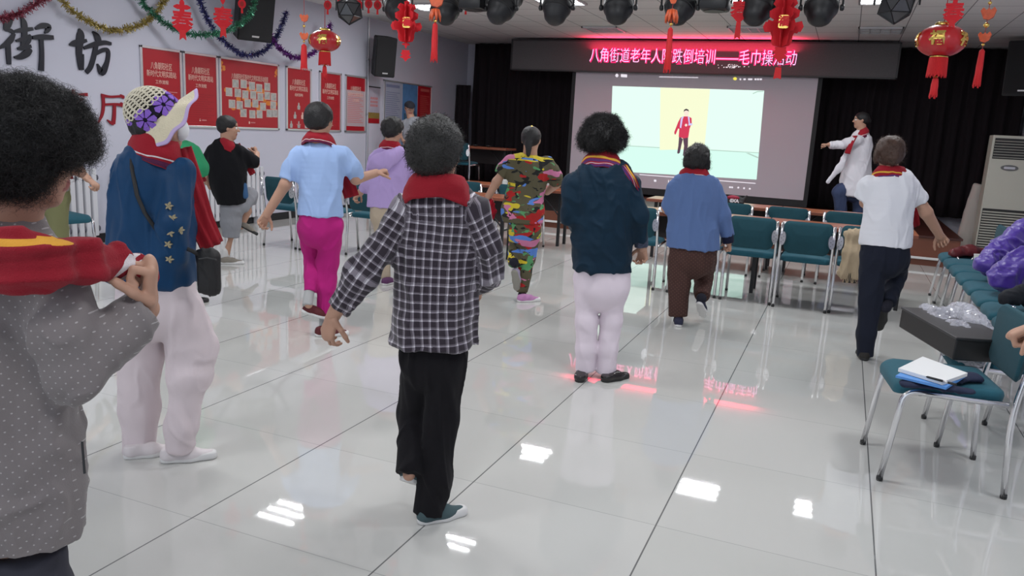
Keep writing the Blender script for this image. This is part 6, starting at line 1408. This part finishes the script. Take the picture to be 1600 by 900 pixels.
p.hair([((0, -.16, .30), (.76, .92, .76)), ((0, -.45, 0), (.60, .48, .55)), ((0, -.95, -.35), (.26, .24, .42)), ((.05, -1.0, -.9), (.20, .18, .45))], m_hair, fine=.002)
bm = bmesh.new()
for a in ((-.42, -.55, .72), (.05, -.4, 1.0), (.48, -.55, .62)): bmesh.ops.create_icosphere(bm, subdivisions=1, radius=.011, matrix=Matrix.Translation(p.hl(*a)-p.o))
bm_obj('hair_clip', bm, m_gold, p.root, smooth=True)
t = thing('red_towel', 'bunched red towel dangling from the hand of the camouflage-dressed person', 'towel', p.pt(763, 325, .08)); c = p.pt(763, 325, .08)
add_soft('cloth', [Cone(p.pt(760, 316, .08), p.pt(766, 338, .08), 8*p.k, 8*p.k), Cone(p.pt(764, 316, .05), p.pt(769, 330, .05), 6*p.k, 7*p.k)], cloth('towel_red', (.36, .008, .02)), t, c, h=.008, fold=.02, fs=18, stretch=(1, 1, .4))

# ---- navy velvet jacket, white trousers
p = Person('person in dark navy jacket and white trousers with a large dark perm', 4.77, (930, 590)); p.sock = m_dsock
p.head(942, 216, 14, 2, neck=(942, 255))
p.body += [p.chain([(943, 280, 42, 0, .6), (942, 420, 42, 0, .7)], .04), p.chain([(918, 440, 20), (915, 510, 15), (912, 575, 9)]), p.chain([(960, 440, 20), (955, 510, 15), (948, 578, 9)])]
p.arm([(990, 290, 13), (999, 338, 11, .0), (1004, 388, 7.5, .02)]); p.arm([(894, 290, 13), (888, 340, 11, .02), (905, 350, 8, .25)])
p.hand((1004, 387, .02), (1004, 404, .05), palm='LB', thumb='L', curl=(50, 60, 40)); p.hand((905, 350, .25), (922, 348, .28), palm='D', thumb='U')
m_nv = cloth('navy_velvet', (.004, .020, .040), rough=.6, var=.35, vscale=5)
p.part('jacket', [Grp(p.chain([(942, 250, 20, 0, .8), (943, 264, 44, 0, .62), (943, 290, 54, 0, .62), (942, 340, 50, 0, .7), (942, 390, 48, 0, .75), (941, 425, 47, 0, .78), (941, 450, 47, 0, .78)]).pr, [Cut(p.pt(941, 428, -.12), -UP)], .03), p.chain([(986, 290, 19), (995, 335, 17.5, -.01), (1001, 377, 13.5, .01)], cut=True), p.chain([(898, 290, 19), (893, 335, 17, 0), (903, 350, 15, .2)], cut=True)], m_nv, fold=.012, fs=8, stretch=(1, 1, .6))
p.part('shirt_cuff', [p.chain([(1001.5, 372, 11.5, .01), (1002, 386, 11, .015)], cut=True)], mat('patterned_cuff', (.05, .06, .10), .8, var=.9, vscale=90))
m_wh = cloth('white_trousers', (.80, .70, .775), var=.04)
p.part('trousers', [p.chain([(941, 405, 45, 0, .72), (941, 445, 46, 0, .72)], .03), p.chain([(918, 435, 23), (917, 465, 19.5), (916.5, 500, 18), (916, 545, 17), (915, 579, 16.5)], cut=True), p.chain([(960, 435, 23), (958, 465, 19.5), (955.5, 500, 18), (950, 545, 17), (947, 583, 16.5)], cut=True)], m_wh, fold=.006, fs=7, stretch=(1, 1, .4))
m_sh = mat('black_leather_shoe', (.012, .008, .008), .25, coat=.3); p.shoe((905, 598), 10, m_sh, SOLE_D, L=.225, low=True, pitch=0); p.shoe((942, 597), 52, m_sh, SOLE_D, L=.225, low=True)
p.hair([((0, -.12, .30), (1.02, 1.05, .95)), ((-.3, -.2, -.05), (.98, .85, .70)), ((.25, -.2, .05), (1.0, .85, .72))], m_hair, fine=.012, ffs=20, nstr=5000, length=.038, curl=1.4, rad=.0014, seed=4, spread=.8)
p.towel(942, 246, 22, 36, 26, T_YELLOW, yaw=15, front=.09, ends=[([(976, 258, -.08), (990, 278, -.10), (998, 300, -.04)], 11, 'BR', 1), ([(962, 300, .26), (960, 360, .28)], 22)])

# ---- blue cardigan, brown trousers
p = Person('person in mid-blue cardigan and dotted brown trousers, one heel lifted', 6.37, (1059, 512)); p.sock = m_dsock
p.head(1089, 250, 16, 8, neck=(1087, 275))
p.body += [p.chain([(1085, 292, 33, 0, .65), (1083, 385, 33, 0, .75)], .04), p.chain([(1063, 400, 15), (1061, 450, 12), (1060, 500, 6.5)]), p.chain([(1100, 400, 15), (1098, 435, 12, .16), (1096, 466, 6.5, -.06)])]
p.arm([(1120, 298, 10), (1132, 338, 8.5, .0), (1138, 378, 6, .02)]); p.arm([(1051, 298, 10), (1042, 325, 8.5, .04), (1056, 332, 6, .24)])
p.hand((1138, 377, .02), (1140, 390, .06), palm='L', thumb='F', curl=(70, 80, 50)); p.hand((1056, 332, .24), (1068, 330, .28), palm='D', thumb='U')
p.part('cardigan', [Grp(p.chain([(1086, 270, 16, 0, .8), (1085, 280, 34, 0, .65), (1084, 305, 42, 0, .65), (1082, 340, 40, 0, .72), (1082, 375, 41, 0, .78), (1082, 400, 42, 0, .8), (1082, 415, 42, 0, .8)]).pr, [Cut(p.pt(1083, 391, -.12), -UP)], .03), p.chain([(1116, 296, 14), (1130, 335, 13, .0), (1137, 370, 10.5, .02)], cut=True), p.chain([(1054, 296, 14), (1046, 322, 13, .03), (1054, 331, 11, .2)], cut=True)], cloth('mid_blue_knit', (.115, .185, .385)), fold=.009, fs=8, stretch=(1, 1, .4))
p.part('cuff', [p.chain([(1136.5, 367, 9.5, .02), (1138, 380, 9, .02)], cut=True)], cloth('navy_cuff', (.012, .014, .035)))
m_br = mat('brown_dotted_trousers', (.065, .026, .020), .85); k = NT(m_br); v_, X_, Y_, Z_ = k.coord(); dx = k.math('ADD', X_, 0.); d1 = k.math('MULTIPLY', k.line(k.math('ADD', k.math('MULTIPLY', X_, .93), Z_), 0., .03, .007), k.line(k.math('SUBTRACT', k.math('MULTIPLY', X_, .93), Z_), 0., .03, .007)); k.base(k.mix(d1, (.060, .024, .019), (.16, .08, .06)))
p.part('trousers', [p.chain([(1083, 375, 37, 0, .75), (1082, 400, 37, 0, .78)]), p.chain([(1062, 405, 19), (1061, 450, 16.5), (1060, 494, 15)], cut=True), p.chain([(1101, 405, 18, .02), (1100, 435, 15, .18), (1097, 464, 13, -.02)], cut=True)], m_br, fold=.008, fs=8)
m_nvs = mat('navy_canvas_shoe', (.014, .016, .045), .7); p.shoe((1060, 511), 8, m_nvs, SOLE_W, L=.225); p.shoe((1092, 475), 30, m_nvs, SOLE_W, pitch=42, z=1, dd=-.10, L=.225)
p.hair([((0, -.14, .30), (.86, .98, .82)), ((0, -.42, -.12), (.84, .58, .62)), ((.75, -.1, -.35), (.25, .3, .3)), ((-.72, -.1, -.3), (.22, .3, .3))], m_hair, fine=.007, ffs=26, nstr=700, length=.03, seed=6)
p.towel(1086, 268, 17, 25, 17, T_WHITE, yaw=10, front=.07)

# ---- white T-shirt, dark trousers
p = Person('person in white T-shirt and dark navy trousers with reddish brown hair', 5.57, (1352, 566)); p.sock = m_dsock
p.head(1390, 241, 22, 4, neck=(1390, 272))
p.body += [p.chain([(1391, 290, 32, 0, .65), (1384, 380, 32, 0, .75)], .04), p.chain([(1364, 395, 18), (1358, 470, 13), (1352, 552, 7)]), p.chain([(1402, 395, 18), (1396, 432, 13, .2), (1384, 480, 7, -.06)])]
p.arm([(1426, 294, 11.5), (1447, 332, 9.5, .0), (1469, 369, 6.5, .06)]); p.arm([(1356, 292, 11.5), (1353, 316, 9, .10), (1362, 328, 6.5, .28)])
p.hand((1468, 367, .06), (1479, 384, .09), palm='LB', thumb='L', curl=(82, 95, 60)); p.hand((1362, 328, .28), (1372, 329, .32), palm='D', thumb='U')
p.part('shirt', [Grp(p.chain([(1390, 266, 14, 0, .8), (1391, 277, 34, 0, .65), (1391, 300, 41, 0, .65), (1387, 335, 38.5, 0, .7), (1384, 370, 40, 0, .75), (1383, 390, 40.5, 0, .78), (1383, 410, 40.5, 0, .78)]).pr, [Cut(p.pt(1383, 387, -.12), -UP)], .03), p.chain([(1422, 292, 15), (1432, 307, 14.5, .0), (1437, 315, 14, .01)], cut=True), p.chain([(1356, 290, 15), (1347, 310, 14, .03)], cut=True)], cloth('white_tshirt', (.80, .80, .85), var=.03), fold=.009, fs=8)
m_dn = cloth('dark_navy_trousers', (.014, .017, .030)); p.part('trousers', [p.chain([(1383, 370, 37, 0, .78), (1383, 398, 38, 0, .8)]), p.chain([(1364, 400, 21), (1360, 470, 17), (1355, 520, 14.5), (1352, 556, 13)], cut=True), p.chain([(1402, 400, 20, .03), (1399, 430, 16, .2), (1388, 474, 12.5, -.02)], cut=True)], m_dn, fold=.008, fs=8, stretch=(1, 1, .4))
m_db = mat('black_suede', (.020, .017, .015), .8); p.shoe((1351, 564), 14, m_db, SOLE_D, L=.235); p.shoe((1381, 484), 18, m_db, SOLE_D, pitch=55, z=1, dd=-.06, L=.235)
p.hair([((0, -.16, .30), (.84, .96, .82)), ((0, -.42, -.12), (.76, .55, .62)), ((.25, -.85, -.25), (.26, .28, .45)), ((-.7, .1, -.2), (.18, .3, .4))], m_hairb, fine=.004, ffs=30, nstr=500, length=.03, seed=9)
p.towel(1391, 266, 19, 27, 18, T_RIM, yaw=15, front=.07, ends=[([(1428, 300, .14), (1427, 330, .14), (1432, 354, .16)], 16, 'B')])

# ---- instructor
p = Person('person in white coat and jeans on the stage, one arm stretched to the left', 11.55, (1334, 355), z=ZS)
p.head(1345, 188, -80, 2, neck=(1346, 206))
p.body += [p.chain([(1343, 214, 15, 0, .8), (1338, 300, 15, 0, .85)], .04), p.chain([(1342, 300, 8), (1342, 325, 6.5), (1341, 346, 4)]), p.chain([(1324, 285, 8), (1309, 288, 7, -.05), (1313, 330, 4)])]
p.arm([(1340, 218, 5.5, -.12), (1315, 225, 4.5, -.18), (1295, 226, 3.3, -.20)]); p.arm([(1344, 218, 5.5, .1), (1340, 240, 4.5, .16), (1328, 248, 3.4, .16)])
p.hand((1295, 226, -.20), (1286, 226, -.20), palm='D', thumb='F', curl=(70, 80, 50)); p.hand((1328, 248, .16), (1322, 249, .16), palm='D', thumb='U')
p.part('coat', [Grp(p.chain([(1346, 203, 6, 0, .9), (1345, 211, 14, 0, .9), (1344, 225, 18, 0, .85), (1341, 250, 19, 0, .9), (1337, 280, 23, 0, .9), (1337, 320, 26, 0, .9)]).pr, [Cut(p.pt(1337, 307, -.1), -UP)]), p.chain([(1341, 219, 9, -.10), (1316, 226, 7, -.18), (1295, 227, 5.5, -.20)], cut=True), p.chain([(1345, 219, 9, .1), (1340, 240, 7.5, .16), (1329, 247, 6, .16)], cut=True), p.chain([(1326, 236, 5, -.14), (1312, 262, 6, -.15), (1294, 284, 4, -.14)], k=.5)], cloth('white_coat', (.74, .72, .77), var=.03), h=.011, fold=.010, fs=8)
p.part('jeans', [p.chain([(1334, 285, 17, 0, .9), (1334, 300, 17, 0, .9)]), p.chain([(1342, 300, 11), (1342, 346, 8)], cut=True), p.chain([(1326, 290, 12), (1312, 300, 11, -.02), (1315, 346, 8)], cut=True)], cloth('blue_denim', (.055, .075, .15)), h=.011, fold=.006)
for u in (1316, 1342): p.shoe((u, 349), -80, m_blk, SOLE_W)
p.hair([((0, -.14, .30), (.76, .92, .76)), ((0, -.45, 0), (.66, .5, .6)), ((0, -1.0, -.1), (.24, .30, .30))], m_hair, fine=.002)
p.towel(1346, 204, 9, 15, 11, T_WHITE, yaw=-80, front=.08, open_=50, ends=[([(1335, 212, -.14), (1328, 226, -.24), (1323, 240, -.24)], 8, 'BL')])

# ---- person at the right edge, only a fist in view
p = Person('person at the right edge of the room, only a closed fist showing', 2.35, (1790, 880), z=None); p.o[2] = 0; p.root.location = p.o
p.head(1800, 190, 0, neck=(1798, 260))
p.body += [p.chain([(1798, 300, 70, 0, .6), (1798, 480, 70, 0, .65)], .04), p.chain([(1770, 560, 42), (1770, 760, 30), (1770, 920, 18)]), p.chain([(1830, 560, 42), (1830, 760, 30), (1830, 920, 18)])]
p.arm([(1712, 320, 25), (1680, 460, 20, -.02), (1622, 508, 15, .06)]); p.arm([(1884, 320, 25), (1905, 460, 20), (1890, 560, 15)])
p.hand((1626, 506, .055), (1598, 517, .08), palm='D', thumb='B', curl=(75, 85, 55)); p.hand((1890, 558), (1888, 590), palm='L', thumb='F')
m_lt = cloth('light_blue_sleeve', (.20, .42, .62)); p.part('shirt', [Grp(p.chain([(1798, 262, 36, 0, .8), (1798, 290, 82, 0, .62), (1798, 350, 98, 0, .62), (1798, 480, 92, 0, .7), (1798, 600, 92, 0, .7)]).pr, [Cut(p.pt(1798, 540), -UP)]), p.chain([(1716, 318, 36), (1684, 456, 31, -.02), (1640, 496, 26, .04)], cut=True), p.chain([(1880, 318, 36), (1903, 456, 31), (1893, 535, 26)], cut=True)], m_lt, fold=.010)
p.part('trousers', [p.chain([(1798, 500, 84, 0, .7), (1798, 560, 86, 0, .7)]), p.chain([(1768, 560, 52), (1768, 920, 40)], cut=True), p.chain([(1830, 560, 52), (1830, 920, 40)], cut=True)], m_blk, fold=.008)
for u in (1768, 1830):
    q = p.pt(u, 930); q[2] = 0; r = (q-EYE); p.shoe((800+F_PX*(r@CR)/(r@CF), 450-F_PX*(r@CU)/(r@CF)), -20, m_blk, SOLE_D)
p.hair([((0, -.14, .30), (.82, .95, .80)), ((0, -.42, -.1), (.76, .55, .6))], m_hair)
Person.cur.finish()
